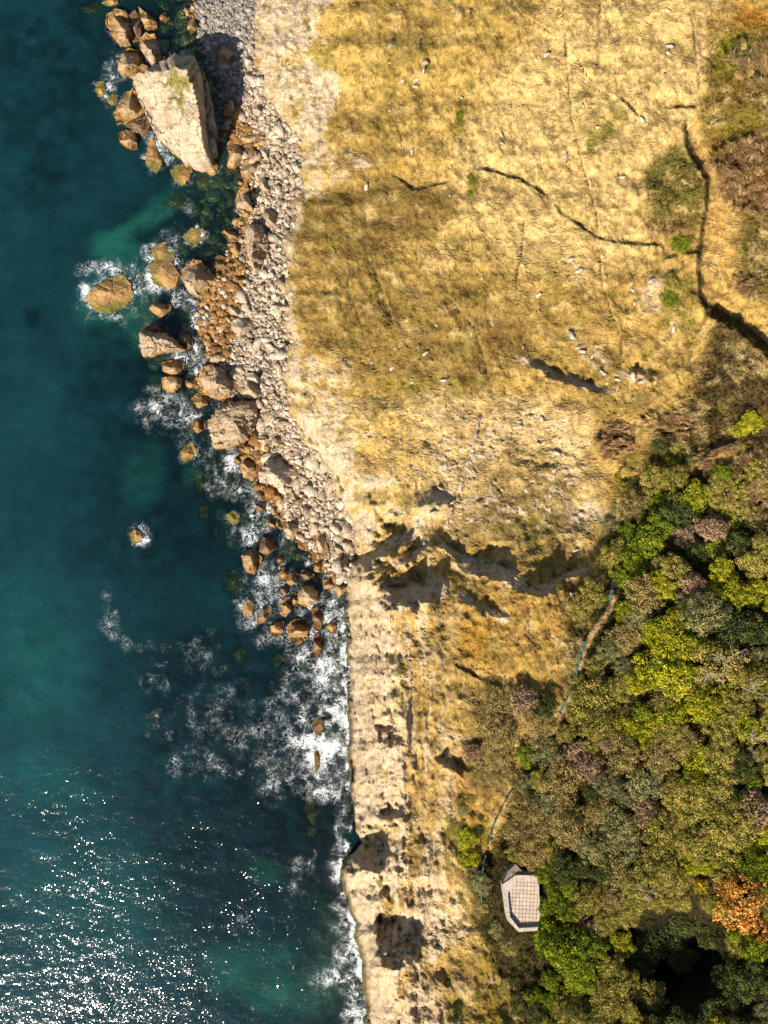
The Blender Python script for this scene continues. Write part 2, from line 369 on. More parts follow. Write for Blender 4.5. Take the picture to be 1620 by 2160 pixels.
def hz(u, v):
    x = np.clip((np.asarray(u, float) - U0) / STEP, 0, NU - 1.001); y = np.clip((np.asarray(v, float) - V0) / STEP, 0, NV - 1.001)
    xi = x.astype(int); yi = y.astype(int); fx = x - xi; fy = y - yi
    return (H[yi, xi] * (1 - fx) + H[yi, xi + 1] * fx) * (1 - fy) + (H[yi + 1, xi] * (1 - fx) + H[yi + 1, xi + 1] * fx) * fy
def gsamp(G, u, v):
    xi = np.clip(np.round((np.asarray(u, float) - U0) / STEP).astype(int), 0, NU - 1); yi = np.clip(np.round((np.asarray(v, float) - V0) / STEP).astype(int), 0, NV - 1)
    return G[yi, xi]
def ground_at(X, Y):
    h = 0.0
    for _ in range(14):
        k = (EYE - h) / FOC
        h = .5 * h + .5 * float(hz(X / k + 810, 1080 - Y / k))
    return h
# ------------------------------------------------------------------ node helpers and materials
class NT:
    def __init__(s, name):
        s.m = bpy.data.materials.new(name); s.m.use_nodes = True
        s.t = s.m.node_tree; s.t.nodes.clear()
    def n(s, typ, **kw):
        nd = s.t.nodes.new(typ)
        for k, v in kw.items():
            if k.startswith('_'): setattr(nd, k[1:], v)
            else: s.put(nd.inputs[k if not k.startswith('i') or not k[1:].isdigit() else int(k[1:])], v)
        return nd
    def put(s, sock, v):
        if hasattr(v, 'is_output') or isinstance(v, bpy.types.NodeSocket): s.t.links.new(v, sock)
        else: sock.default_value = v
    def math(s, op, a, b=0.0, c=0.0, clamp=False):
        nd = s.t.nodes.new('ShaderNodeMath'); nd.operation = op; nd.use_clamp = clamp
        s.put(nd.inputs[0], a); s.put(nd.inputs[1], b); s.put(nd.inputs[2], c); return nd.outputs[0]
    def mix(s, f, a, b, blend='MIX'):
        nd = s.t.nodes.new('ShaderNodeMix'); nd.data_type = 'RGBA'; nd.blend_type = blend
        s.put(nd.inputs[0], f); s.put(nd.inputs[6], a); s.put(nd.inputs[7], b); return nd.outputs[2]
    def attr(s, name, out='Fac'):
        return s.n('ShaderNodeAttribute', _attribute_name=name).outputs[out]
    def noise(s, co, scale, detail=4, rough=.55, out='Fac'):
        return s.n('ShaderNodeTexNoise', Vector=co, Scale=scale, Detail=detail, Roughness=rough).outputs[out]
    def ramp(s, f, a, b):
        nd = s.n('ShaderNodeMapRange', Value=f); nd.inputs[1].default_value = a; nd.inputs[2].default_value = b; nd.clamp = True
        return nd.outputs[0]
    def out(s, sh):
        o = s.n('ShaderNodeOutputMaterial'); s.t.links.new(sh, o.inputs['Surface']); return s.m
    def pos(s): return s.n('ShaderNodeNewGeometry').outputs['Position']
    def principled(s, col, rough=.9, normal=None, spec=.2):
        b = s.n('ShaderNodeBsdfPrincipled'); s.put(b.inputs['Base Color'], col); s.put(b.inputs['Roughness'], rough)
        s.put(b.inputs['Specular IOR Level'], spec)
        if normal is not None: s.put(b.inputs['Normal'], normal)
        return b.outputs[0]
def gray(nt, f, lo, hi):
    """noise value -> multiplier colour"""
    v = nt.ramp(f, .28, .72); return nt.math('MULTIPLY_ADD', v, hi - lo, lo)
def scale_vec(nt, co, v):
    m = nt.n('ShaderNodeVectorMath', _operation='MULTIPLY'); nt.put(m.inputs[0], co); m.inputs[1].default_value = v; return m.outputs[0]
def mulcol(nt, col, f):
    m = nt.n('ShaderNodeVectorMath', _operation='SCALE'); nt.put(m.inputs[0], col); nt.put(m.inputs['Scale'], f); return m.outputs[0]

def mat_land():
    t = NT('dry_grass_and_limestone_ground'); p = t.pos(); rock = t.attr('rock')
    col = t.attr('col', 'Color')
    w = t.noise(p, .35, 3, .5, 'Color')
    wp = t.n('ShaderNodeVectorMath', _operation='MULTIPLY_ADD'); t.put(wp.inputs[0], w); wp.inputs[1].default_value = (5, 5, 5); t.put(wp.inputs[2], p)
    streaks = t.noise(scale_vec(t, wp.outputs[0], (1.6, .42, .6)), 1.6, 5, .65)
    fine = t.noise(p, 3.2, 5, .7)
    g = t.math('MULTIPLY', gray(t, streaks, .62, 1.32), gray(t, fine, .7, 1.25))
    blocks = t.n('ShaderNodeTexVoronoi', _feature='DISTANCE_TO_EDGE', Vector=wp.outputs[0], Scale=.55).outputs['Distance']
    crack = t.math('MULTIPLY_ADD', t.ramp(blocks, 0, .10), .35, .65)
    strata = t.noise(scale_vec(t, wp.outputs[0], (1.5, .16, .8)), 1.5, 6, .68)
    r = t.math('MULTIPLY', t.math('MULTIPLY', t.math('MULTIPLY', gray(t, t.noise(p, 1.1, 6, .65), .74, 1.15), crack), gray(t, fine, .8, 1.12)), gray(t, strata, .74, 1.18))
    f = t.math('ADD', t.math('MULTIPLY', g, t.math('SUBTRACT', 1, rock)), t.math('MULTIPLY', r, rock))
    c = mulcol(t, col, f)
    h = t.math('ADD', t.math('MULTIPLY', t.noise(p, 1.7, 6, .7), .6), t.math('MULTIPLY', rock, t.math('ADD', t.math('MULTIPLY', crack, .4), t.math('MULTIPLY', strata, .9))))
    b = t.n('ShaderNodeBump', Height=h, Strength=.9, Distance=.55)
    return t.out(t.principled(c, .95, b.outputs[0], .05))
def mat_rock():
    t = NT('weathered_limestone'); p = t.pos(); col = t.attr('col', 'Color')
    w = t.noise(p, .8, 3, .5, 'Color')
    wp = t.n('ShaderNodeVectorMath', _operation='MULTIPLY_ADD'); t.put(wp.inputs[0], w); wp.inputs[1].default_value = (1.6, 1.6, 1.6); t.put(wp.inputs[2], p)
    v = t.n('ShaderNodeTexVoronoi', _feature='DISTANCE_TO_EDGE', Vector=wp.outputs[0], Scale=.42).outputs['Distance']
    crack = t.math('MAXIMUM', t.math('MULTIPLY_ADD', t.ramp(v, 0, .04), .45, .55), t.ramp(t.noise(p, .35, 3, .6), .46, .56))
    pit = t.noise(p, 2.3, 7, .72)
    big = t.noise(p, .45, 4, .6)
    f = t.math('MULTIPLY', t.math('MULTIPLY', gray(t, pit, .62, 1.2), crack), gray(t, big, .8, 1.15))
    h = t.math('ADD', t.math('MULTIPLY', pit, .8), t.math('MULTIPLY', crack, .5))
    b = t.n('ShaderNodeBump', Height=h, Strength=1.0, Distance=.6)
    return t.out(t.principled(mulcol(t, col, f), .88, b.outputs[0], .15))
def mat_bed():
    t = NT('sea_bed'); p = t.pos(); col = t.attr('col', 'Color')
    f = t.math('MULTIPLY', gray(t, t.noise(p, .5, 5, .65), .6, 1.35), gray(t, t.noise(p, 1.8, 4, .6), .75, 1.2))
    return t.out(t.principled(mulcol(t, col, f), .95, None, .02))
def mat_water():
    t = NT('clear_teal_sea_water'); p = t.pos()
    op = t.attr('op'); tintc = t.attr('tint', 'Color'); foam = t.attr('foam')
    n1 = t.noise(scale_vec(t, p, (1, .8, 1)), 2.9, 4, .6)
    n2 = t.noise(scale_vec(t, p, (.8, 1, 1)), .34, 3, .5)
    n3 = t.noise(p, .045, 2, .5)
    chop = t.math('MULTIPLY', n1, gray(t, n3, .5, 1.3))
    hgt = t.math('ADD', t.math('MULTIPLY', chop, .012), t.math('MULTIPLY', n2, .24))
    bump0 = t.n('ShaderNodeBump', Height=hgt, Strength=1.0, Distance=1.0).outputs[0]
    # wavelet facets: every half-metre facet of the chop has its own small tilt, so the sun glints facet by facet
    wob = t.n('ShaderNodeVectorMath', _operation='MULTIPLY_ADD'); t.put(wob.inputs[0], t.noise(p, 1.6, 2, .5, 'Color')); wob.inputs[1].default_value = (.5, .5, 0); t.put(wob.inputs[2], scale_vec(t, p, (1.0, 1.35, 0)))
    cell = t.n('ShaderNodeTexVoronoi', Vector=wob.outputs[0], Scale=8.5)
    sx = t.n('ShaderNodeSeparateColor'); t.put(sx.inputs[0], cell.outputs['Color'])
    def tilt(c_):
        v_ = t.math('MULTIPLY_ADD', c_, 2.0, -1.0); return t.math('MULTIPLY', t.math('MULTIPLY', v_, t.math('ABSOLUTE', v_)), t.math('MULTIPLY', gray(t, n3, .5, 1.2), .165))
    cv = t.n('ShaderNodeCombineXYZ'); t.put(cv.inputs[0], tilt(sx.outputs[0])); t.put(cv.inputs[1], tilt(sx.outputs[1]))
    ad = t.n('ShaderNodeVectorMath', _operation='ADD'); t.put(ad.inputs[0], bump0); t.put(ad.inputs[1], cv.outputs[0])
    nm = t.n('ShaderNodeVectorMath', _operation='NORMALIZE'); t.put(nm.inputs[0], ad.outputs[0]); bump = nm.outputs[0]
    # lacy foam
    w = t.noise(p, .5, 4, .6, 'Color')
    wp = t.n('ShaderNodeVectorMath', _operation='MULTIPLY_ADD'); t.put(wp.inputs[0], w); wp.inputs[1].default_value = (6.5, 6.5, 0); t.put(wp.inputs[2], p)
    e1 = t.n('ShaderNodeTexVoronoi', _feature='DISTANCE_TO_EDGE', Vector=wp.outputs[0], Scale=.5).outputs['Distance']
    e2 = t.n('ShaderNodeTexVoronoi', _feature='DISTANCE_TO_EDGE', Vector=wp.outputs[0], Scale=1.25).outputs['Distance']
    brk = t.noise(p, .36, 6, .66)
    fl = t.math('MULTIPLY', foam, gray(t, brk, .25, 1.5))
    wd = t.math('MULTIPLY_ADD', t.math('POWER', fl, 2.4), .26, .006)
    l1 = t.math('SUBTRACT', 1, t.math('DIVIDE', e1, wd), clamp=True)
    l2 = t.math('SUBTRACT', 1, t.math('DIVIDE', e2, t.math('MULTIPLY', wd, 1.1)), clamp=True)
    rn = t.noise(wp.outputs[0], .42, 5, .55)
    rid = t.math('ABSOLUTE', t.math('SUBTRACT', rn, .5))
    l3 = t.math('SUBTRACT', 1, t.math('DIVIDE', rid, t.math('MULTIPLY_ADD', t.math('POWER', fl, 1.8), .060, .006)), clamp=True)
    l1 = t.math('MAXIMUM', t.math('MULTIPLY', l1, .75), l3)
    gate = t.ramp(fl, .10, .42)
    dense = t.math('MAXIMUM', t.ramp(t.math('MULTIPLY', fl, gray(t, t.noise(wp.outputs[0], 1.3, 6, .7), .5, 1.25)), .82, 1.25), t.math('MULTIPLY', t.ramp(fl, .40, 1.05), .14))
    ff = t.math('MAXIMUM', t.math('MULTIPLY', t.math('MAXIMUM', t.math('POWER', l1, .8), t.math('MULTIPLY', l2, .8)), gate), dense, clamp=True)
    deep = t.n('ShaderNodeBsdfDiffuse'); t.put(deep.inputs['Color'], mulcol(t, t.attr('scat', 'Color'), t.math('MULTIPLY', gray(t, n1, .72, 1.28), gray(t, n2, .85, 1.15))))
    clear = t.n('ShaderNodeBsdfTransparent', Color=tintc)
    body = t.n('ShaderNodeMixShader', Fac=op); t.put(body.inputs[1], clear.outputs[0]); t.put(body.inputs[2], deep.outputs[0])
    fr = t.n('ShaderNodeFresnel', IOR=1.33, Normal=bump).outputs[0]
    gl = t.n('ShaderNodeBsdfGlossy', Roughness=.115, Normal=bump, Color=(1, 1, 1, 1))
    s2 = t.n('ShaderNodeMixShader', Fac=fr); t.put(s2.inputs[1], body.outputs[0]); t.put(s2.inputs[2], gl.outputs[0])
    fo = t.n('ShaderNodeBsdfDiffuse', Color=(.72, .74, .74, 1))
    s3 = t.n('ShaderNodeMixShader', Fac=t.math('MULTIPLY', ff, .93)); t.put(s3.inputs[1], s2.outputs[0]); t.put(s3.inputs[2], fo.outputs[0])
    return t.out(s3.outputs[0])
def mat_attr(name, lo=.7, hi=1.25, scale=2.0, trans=0.0, rnd=.0, rough=.9):
    """colour attribute x noise x a little variation from one copy to the next"""
    t = NT(name); col = t.attr('col', 'Color'); p = t.pos()
    f = gray(t, t.noise(p, scale, 4, .6), lo, hi)
    if rnd:
        r = t.n('ShaderNodeObjectInfo').outputs['Random']
        f = t.math('MULTIPLY', f, t.math('MULTIPLY_ADD', r, 2 * rnd, 1 - rnd))
    c = mulcol(t, col, f)
    d = t.n('ShaderNodeBsdfDiffuse', Color=c)
    if not trans: return t.out(d.outputs[0])
    tr = t.n('ShaderNodeBsdfTranslucent', Color=c)
    m = t.n('ShaderNodeMixShader', Fac=trans); t.put(m.inputs[1], d.outputs[0]); t.put(m.inputs[2], tr.outputs[0])
    return t.out(m.outputs[0])
def mat_plain(name, c, lo=.75, hi=1.15, scale=3.0, rough=.85):
    t = NT(name); p = t.pos()
    b = t.n('ShaderNodeBump', Height=t.noise(p, scale * 2, 5, .65), Strength=.5, Distance=.08)
    base = t.n('ShaderNodeRGB'); base.outputs[0].default_value = (*c, 1)
    return t.out(t.principled(mulcol(t, base.outputs[0], gray(t, t.noise(p, scale, 5, .65), lo, hi)), rough, b.outputs[0], .15))
M_LAND, M_ROCK, M_BED, M_WATER = mat_land(), mat_rock(), mat_bed(), mat_water()
M_GRASS = mat_attr('dry_grass_blades', .75, 1.25, 1.2, .25)
M_LEAF = mat_attr('foliage', .62, 1.3, 1.1, .22, .16)
M_BARK = mat_attr('bark', .7, 1.2, 3, 0, .1)

# ------------------------------------------------------------------ mesh and object helpers
def mesh_from(name, V, F, mat, cols=None, smooth=False, extra=None):
    """V (n,3) array; F (m,k) int array or list of faces"""
    me = bpy.data.meshes.new(name)
    V = np.asarray(V, np.float32)
    if isinstance(F, np.ndarray):
        m, k = F.shape
        me.vertices.add(len(V)); me.vertices.foreach_set('co', V.ravel())
        me.loops.add(m * k); me.loops.foreach_set('vertex_index', F.ravel().astype(np.int32))
        me.polygons.add(m); me.polygons.foreach_set('loop_start', np.arange(0, m * k, k, dtype=np.int32))
        me.update(calc_edges=True)
    else:
        me.from_pydata(V.tolist(), [], F); me.update()
    if cols is not None:
        c = np.concatenate([np.asarray(cols, np.float32), np.ones((len(V), 1), np.float32)], 1)
        me.color_attributes.new('col', 'FLOAT_COLOR', 'POINT').data.foreach_set('color', c.ravel())
    for k, a in (extra or {}).items():
        if a.ndim == 1: me.attributes.new(k, 'FLOAT', 'POINT').data.foreach_set('value', a.astype(np.float32))
        else:
            c = np.concatenate([a.astype(np.float32), np.ones((len(V), 1), np.float32)], 1)
            me.color_attributes.new(k, 'FLOAT_COLOR', 'POINT').data.foreach_set('color', c.ravel())
    if smooth: me.polygons.foreach_set('use_smooth', np.ones(len(me.polygons), bool))
    me.materials.append(mat)
    return me
def link(name, me, parent=None, loc=(0, 0, 0)):
    o = bpy.data.objects.new(name, me); COL.objects.link(o); o.location = loc
    if parent: o.parent = parent
    return o
def tag(o, label=None, cat=None, group=None, kind=None):
    if label: o['label'] = label
    if cat: o['category'] = cat
    if group: o['group'] = group
    if kind: o['kind'] = kind
    return o

# ------------------------------------------------------------------ the ground: one continuous surface, kept as named pieces
padu = np.concatenate([[-5200, -2400, -1100, -500, -260], gu, [1880, 2100, 2600, 3600, 6000]])
padv = np.concatenate([[-4800, -2200, -1000, -480, -250], gv, [2420, 2650, 3200, 4200, 6500]])
def pad(G): return np.pad(G, [(5, 5), (5, 5)] + [(0, 0)] * (G.ndim - 2), mode='edge')
def pad_soft(G):
    """outside the traced image area the ground goes on, smoothed"""
    P, S_ = pad(G), pad(blur(G, 200)); P[:5] = S_[:5]; P[-5:] = S_[-5:]; P[:, :5] = S_[:, :5]; P[:, -5:] = S_[:, -5:]; return P
PU, PV = np.meshgrid(padu, padv); PH = pad_soft(H)
k = (EYE - PH) / FOC
GX, GY = (PU - 810) * k, -(PV - 1080) * k
VV = np.stack([GX, GY, PH], -1).reshape(-1, 3)
n1, n0 = PH.shape
idx = np.arange(n1 * n0).reshape(n1, n0)
Q = np.stack([idx[:-1, :-1], idx[1:, :-1], idx[1:, 1:], idx[:-1, 1:]], -1).reshape(-1, 4)
cls = np.zeros((n1, n0), int)                       # 0 hillside, 1 sea bed, 2 cliff, 3 beach, 4 footpath
cls[pad(ROCK) > .5] = 2
cls[pad(PATH) > .5] = 4
cls[pad(SCREE) > .5] = 3
cls[pad(SHORE) < -2] = 1
cq = cls[:-1, :-1].reshape(-1)
PA, PR = pad_soft(A).reshape(-1, 3), np.maximum(pad(ROCK), pad(SCREE)).reshape(-1)
for ci, (nm, mt) in enumerate([('hillside', M_LAND), ('sea_bed', M_BED), ('cliff', M_LAND), ('pebble_beach', M_LAND), ('footpath', M_LAND)]):
    q = Q[cq == ci]
    u_, inv = np.unique(q, return_inverse=True)
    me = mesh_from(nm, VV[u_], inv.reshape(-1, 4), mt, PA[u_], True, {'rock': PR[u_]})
    tag(link(nm, me), kind='structure')
# ------------------------------------------------------------------ boulders, traced one by one
ORG = {1: (150, 0, 3.0), 2: (150, 480, 3.0), 3: (350, 900, 3.0), 4: (400, 1340, 3.0), 5: (580, 1760, 4.05)}
def pts(z, s):
    ou, ov, f = ORG[z]
    return [(ou + float(a.split(',')[0]) / f, ov + float(a.split(',')[1]) / f) for a in s.split()]
PALE, TAN, ORANGE, BROWN, ALGAE, DARK = (240, 216, 186), (222, 192, 154), (206, 162, 102), (160, 130, 98), (236, 228, 124), (80, 74, 56)
FOAMRING = np.zeros_like(H); SUBM = np.zeros_like(H)
def boulder(label, P, Hm, kind, hb=None, planes=None, seed=0, group=None, moss=False, flat=.0):
    r = np.random.default_rng(seed + 1000)
    P = np.array(P, float)
    c = P.mean(0)
    size = np.sqrt(np.ptp(P[:, 0]) * np.ptp(P[:, 1]))           # image pixels
    M = int(np.clip(size * 1.5, 28, 150)); NR = int(np.clip(size * .42, 9, 48))
    if hb is None and kind not in 'sd': hb = max(float(hz(*c)), 0.0) - .1
    if hb is None: hb = -.55 - Hm if kind == 's' else -1.6 - Hm
    # closed outline, resampled evenly, corners slightly rounded, roughened
    Q_ = np.vstack([P, P[:1]]); L = np.r_[0, np.cumsum(np.hypot(*(Q_[1:] - Q_[:-1]).T))]
    s = np.linspace(0, L[-1], M, endpoint=False)
    ox = np.interp(s, L, Q_[:, 0]); oy = np.interp(s, L, Q_[:, 1])
    for _ in range(1):
        ox = .5 * ox + .25 * (np.roll(ox, 1) + np.roll(ox, -1)); oy = .5 * oy + .25 * (np.roll(oy, 1) + np.roll(oy, -1))
    th = np.arange(M) / M * 2 * np.pi
    jag = fbm(5 + 3 * np.cos(th) * size / 22, 5 + 3 * np.sin(th) * size / 22, 300 + seed, 4) * size * .05
    dx, dy = ox - c[0], oy - c[1]; rad = np.hypot(dx, dy)
    ox, oy = ox + dx / rad * jag, oy + dy / rad * jag; dx, dy = ox - c[0], oy - c[1]; rad = np.hypot(dx, dy)
    kpx = (EYE - max(hb, 0) - Hm * .5) / FOC
    S = 1 - (1 - np.linspace(0, 1, NR)) ** 1.5
    u = c[0] + np.outer(S, dx); v = c[1] + np.outer(S, dy)
    R_ = size / 2
    px, py = (u - c[0]) / R_, (v - c[1]) / R_
    edge = np.outer(1 - S, rad) * kpx                            # metres in from the rim
    z = np.full(u.shape, Hm * 1.05)
    if planes:
        for (pu, pv, h0, gx, gy) in planes:                      # height h0 at (pu,pv), gradient metres per image pixel
            z = np.minimum(z, h0 + gx * (u - pu) + gy * (v - pv))
    else:
        for kf in range(9):
            a = kf * .7 + r.uniform(0, .7); sl = r.uniform(.35, 1.5)
            off = r.uniform(.05, .55)
            z = np.minimum(z, Hm * (1 + .12 * r.random()) - Hm * sl * np.maximum(np.cos(a) * px + np.sin(a) * py - off + .3, 0) * (1 - flat))
        a = r.uniform(0, 6.28); z = z + Hm * .12 * (np.cos(a) * px + np.sin(a) * py)
    rim = Hm * r.uniform(.28, .42)
    z = np.minimum(z, rim + edge * r.uniform(1.6, 2.6) + Hm * .1 * fbm(px * 2 + 9, py * 2 + 9, 400 + seed, 3))
    z = np.maximum(z, Hm * .18)
    xw, yw = px * R_ * kpx, py * R_ * kpx
    st = fbm(xw / 2.2 + 50, yw / 1.1 + 50 + seed, 500 + seed, 4)
    cr = np.abs(fbm(xw / 1.6 + 90, yw / 1.6 + 90, 600 + seed, 3))
    z = z + np.clip(Hm * .10, .06, .55) * st - np.clip(Hm * .10, .05, .5) * np.clip(.16 - cr, 0, 1) * 5 * (edge > .1)
    zz = hb + z
    k_ = (EYE - zz) / FOC
    X, Y = (u - 810) * k_, -(v - 1080) * k_
    V = np.stack([X, Y, zz], -1).reshape(-1, 3)
    sk = V.reshape(NR, M, 3)[-1].copy(); sk2 = sk.copy()
    ctr = V.mean(0)
    sk[:, 2] = hb + (sk[:, 2] - hb) * .4; sk[:, :2] = ctr[:2] + (sk[:, :2] - ctr[:2]) * 1.015
    sk2[:, 2] = hb - 2.0; sk2[:, :2] = ctr[:2] + (sk2[:, :2] - ctr[:2]) * 1.06
    V = np.vstack([V, sk, sk2]); rows = NR + 2
    a = np.arange(M); b = np.roll(a, -1)
    F = np.concatenate([np.stack([i * M + a, (i + 1) * M + a, (i + 1) * M + b, i * M + b], -1) for i in range(rows - 1)])
    # limestone colour: pale above, rust-orange in the splash zone, green weed at and under the water
    zc = V[:, 2]; nz = fbm(V[:, 0] / 2.5 + 40, V[:, 1] / 2.5 + 40, 700 + seed, 4)
    base = {'w': (234, 212, 178), 'p': PALE, 't': TAN, 'o': ORANGE, 'b': BROWN, 's': ALGAE, 'd': DARK, 'g': ORANGE}[kind]
    C = np.tile(alb(base), (len(V), 1))
    def mixc(m, col):
        nonlocal C
        m = np.clip(m, 0, 1)[:, None]; C = C * (1 - m) + alb(col) * m
    mixc(.45 + .9 * nz - .35, (190, 158, 122) if kind in 'pt' else (168, 112, 58) if kind in 'og' else base)
    if kind == 'w': mixc(.5 + 1.2 * nz - .35, (202, 172, 130)); mixc((1.6 + 1.2 * nz - zc) / .9, (190, 140, 84))
    mixc(.8 * np.sin(zc * 5.5 + 5 * nz + seed) - .45, tuple(int(q_ * .8) for q_ in base))
    mixc(1.6 * fbm(V[:, 0] / .9, V[:, 1] / .9, 715 + seed, 3) - .45, tuple(int(q_ * .72) for q_ in base))
    if kind in 'ptob': mixc((.55 + .5 * nz - zc) / .3, (112, 84, 54))
    if kind in 'pt': mixc((1.9 + 1.2 * nz - zc) / .9, ORANGE)
    if kind == 'b': mixc((.9 + nz - zc) / .6, (140, 100, 62))
    if kind in 'o': mixc((zc - 1.3 - 1.6 * nz) / 1.0, (222, 188, 142))
    if kind in 'ptobg': mixc((.22 + .3 * nz - zc) / .25, (134, 116, 58))
    if kind == 'g': mixc((.42 + 1.0 * nz - zc) / .4, (146, 132, 66))
    if kind in 's': mixc(.8 * nz + .1, (196, 188, 100))
    if moss:
        uu = np.r_[u.ravel(), np.tile(u[-1], 2)]; vv = np.r_[v.ravel(), np.tile(v[-1], 2)]
        m = .9 * np.exp(-(((uu - 378) / 46) ** 2 + ((vv - 180) / 66) ** 2)) + .75 * fbm(V[:, 0] / .8, V[:, 1] / .8, 811, 4)
        mixc((m - .55) * 2.6, (158, 146, 74))
    loc = np.array([ctr[0], ctr[1], hb])
    o = link('boulder', mesh_from('boulder', V - loc, F, M_ROCK, C, True), loc=tuple(loc))
    tag(o, label, 'boulder', group)
    return o, P
ROCKS = []
def B(z, s, Hm, kind, label, **kw):
    ROCKS.append((pts(z, s), Hm, kind, label, kw))
# --- north: round the great block
B(1, '395,480 480,430 590,380 640,345 735,348 778,365 805,430 850,510 885,680 900,800 902,930 880,955 790,987 680,975 610,905 540,830 490,770 465,690 430,620 400,540', 18.0, 'w',
  'huge block with a mossy top and a steep shaded right side, the largest rock', moss=True,
  planes=[(400, 122, 18.0, .09, -.06), (400, 122, 18.0, -.6, .048), (300, 170, 7.2, .055, -.035), (390, 325, 5.8, .02, -.085), (330, 130, 13.0, .05, .06)])
B(1, '215,150 225,90 290,50 350,70 365,130 385,200 360,240 370,270 300,270 260,230 245,180', 3.2, 'o', 'large orange rock in the surf at the top left, seaward of the boulder cluster')
B(1, '345,120 400,60 435,110 445,200 430,250 385,260 372,200', 2.4, 'b', 'dark brown rock wedged between two orange rocks near the top left')
B(1, '425,40 460,70 530,120 550,160 500,190 450,170 440,110', 2.6, 'o', 'triangular orange rock at the top, pointing up the shore')
B(1, '550,85 600,80 625,110 600,145 560,120', 1.3, 'o', 'small orange rock at the top, right of the triangular orange rock')
B(1, '740,140 770,115 800,155 790,190 755,215 735,180', 1.8, 'o', 'pale orange stone standing alone at the seaward edge of the shaded pebbles')
B(1, '430,240 470,205 530,220 560,330 600,370 575,410 520,410 470,350 435,300', 4.2, 't', 'grey brown boulder touching the upper left corner of the huge mossy block')
B(1, '295,420 320,340 360,305 425,320 440,400 490,420 390,490 340,470 295,440', 3.0, 'o', 'dark capped orange rock left of the huge mossy block')
B(1, '265,720 300,670 345,590 390,560 430,600 455,680 460,710 400,740 350,780 290,780', 3.0, 'o', 'cracked orange rock against the left foot of the huge mossy block')
B(1, '345,790 430,750 480,740 505,800 460,860 420,845', 2.0, 'b', 'brown rock between two orange rocks left of the huge mossy block')
B(1, '290,850 340,820 400,830 420,940 380,945 310,900', 2.6, 'o', 'orange rock ending the row below left of the huge mossy block')
B(1, '150,570 165,520 205,510 220,570 200,615 170,610', .9, 'g', 'small orange rock ringed by foam, farthest left near the top')
B(1, '225,640 260,590 300,600 290,660 250,670', .6, 'g', 'small brown rock awash beside the foam ringed rock near the top left')
B(1, '470,1030 490,890 520,870 545,960 580,1030 540,1100', 1.0, 'g', 'long green and orange rock in white foam below the huge mossy block')
B(1, '625,1080 690,1040 740,1030 770,1070 750,1130 700,1180 660,1150', 1.0, 'g', 'green weeded rock with an orange top below the huge mossy block')
B(1, '840,1080 900,1000 935,1050 920,1090 880,1110', 1.0, 'g', 'small pointed orange rock in green shallows, right of the weeded rock')
B(1, '790,1150 840,1115 885,1150 860,1205 800,1200', 1.2, 's', 'round green sunken rock in the shallows below the pointed orange rock')
B(1, '985,910 1010,885 1050,900 1080,950 1085,1010 1040,1060 985,1050 1000,980', 2.2, 'o', 'tall orange boulder standing at the waterline, right of the huge mossy block')
B(1, '1070,870 1110,840 1180,850 1190,900 1130,905 1080,900', 1.3, 'o', 'flat orange rock just above the tall orange boulder by the scree')
B(1, '1070,1080 1110,1010 1160,1010 1175,1060 1150,1110 1100,1140', 2.2, 't', 'tan boulder below and right of the tall orange boulder by the scree')
B(1, '1095,950 1140,915 1180,940 1170,990 1120,1010', 1.2, 'b', 'brown rock between the tall orange boulder and the scree')
B(1, '600,1280 650,1230 720,1220 745,1260 730,1310 640,1310', 1.4, 's', 'oblong yellow green sunken rock above the turquoise patch')
B(1, '930,1290 960,1265 1000,1300 985,1350 950,1340', 1.0, 's', 'small green sunken rock near the shore, left of the tan split boulder')
B(1, '1035,1270 1060,1200 1110,1150 1125,1200 1130,1270 1150,1330 1130,1380 1060,1350', 4.2, 't', 'tall tan boulder with a shadowed cleft on its right side')
B(1, '1185,1170 1215,1110 1250,1160 1260,1200 1230,1210 1200,1190', 1.8, 't', 'small tan boulder in the scree right of the tall cleft boulder')
B(1, '1090,1520 1110,1440 1180,1410 1250,1500 1245,1590 1180,1710 1155,1720 1130,1650', 4.6, 't', 'leaning slab with a bright left face and a grey shaded right face',
  planes=[(535, 480, 4.6, .28, .02), (535, 500, 4.7, -.10, -.02)])
B(1, '1190,1390 1210,1340 1260,1315 1320,1340 1300,1430 1240,1440', 2.4, 't', 'grey slab lying above the leaning slab, mostly in shade')
B(1, '950,1470 1000,1440 1050,1470 1060,1530 1000,1530', 1.8, 'o', 'orange rock left of the leaning slab, upper of a pair')
B(1, '985,1545 1040,1535 1065,1570 1080,1620 1030,1620', 1.4, 'o', 'orange rock left of the leaning slab, lower of a pair')
B(1, '700,1500 760,1440 840,1450 850,1510 770,1565', .8, 'g', 'green weeded rock with a cap of foam, left of the leaning slab')
B(1, '370,1470 430,1420 510,1460 490,1530 400,1540', 2.2, 'd', 'dark sunken rock at the top edge of the bright turquoise patch')
B(1, '935,310 965,272 1030,275 1035,330 1030,420 985,432 932,425', 1.8, 'p', 'oblong block lying in the shaded grey pebbles right of the huge mossy block')
B(1, '1105,290 1150,260 1165,310 1130,340', 1.2, 'p', 'pale stone at the cliff foot right of the shaded pebbles, upper of two')
B(1, '1090,370 1130,345 1155,380 1120,450', 1.2, 'p', 'pale stone at the cliff foot right of the shaded pebbles, lower of two')
B(1, '965,710 1000,640 1025,620 1035,690 1020,745', 2.0, 't', 'pointed grey stone at the lower end of the shaded pebbles')
B(1, '1140,660 1190,640 1220,700 1190,730 1150,710', 1.6, 'p', 'pale square stone right of the pointed grey stone in the upper scree')
B(1, '1185,960 1230,905 1272,980 1250,1015 1200,1010', 1.5, 'p', 'pale slab in the upper scree right of the flat orange rock')
B(1, '50,60 100,15 170,5 200,50 150,90 90,85', 1.3, 's', 'green sunken rock in the top left corner of the rocky shore')
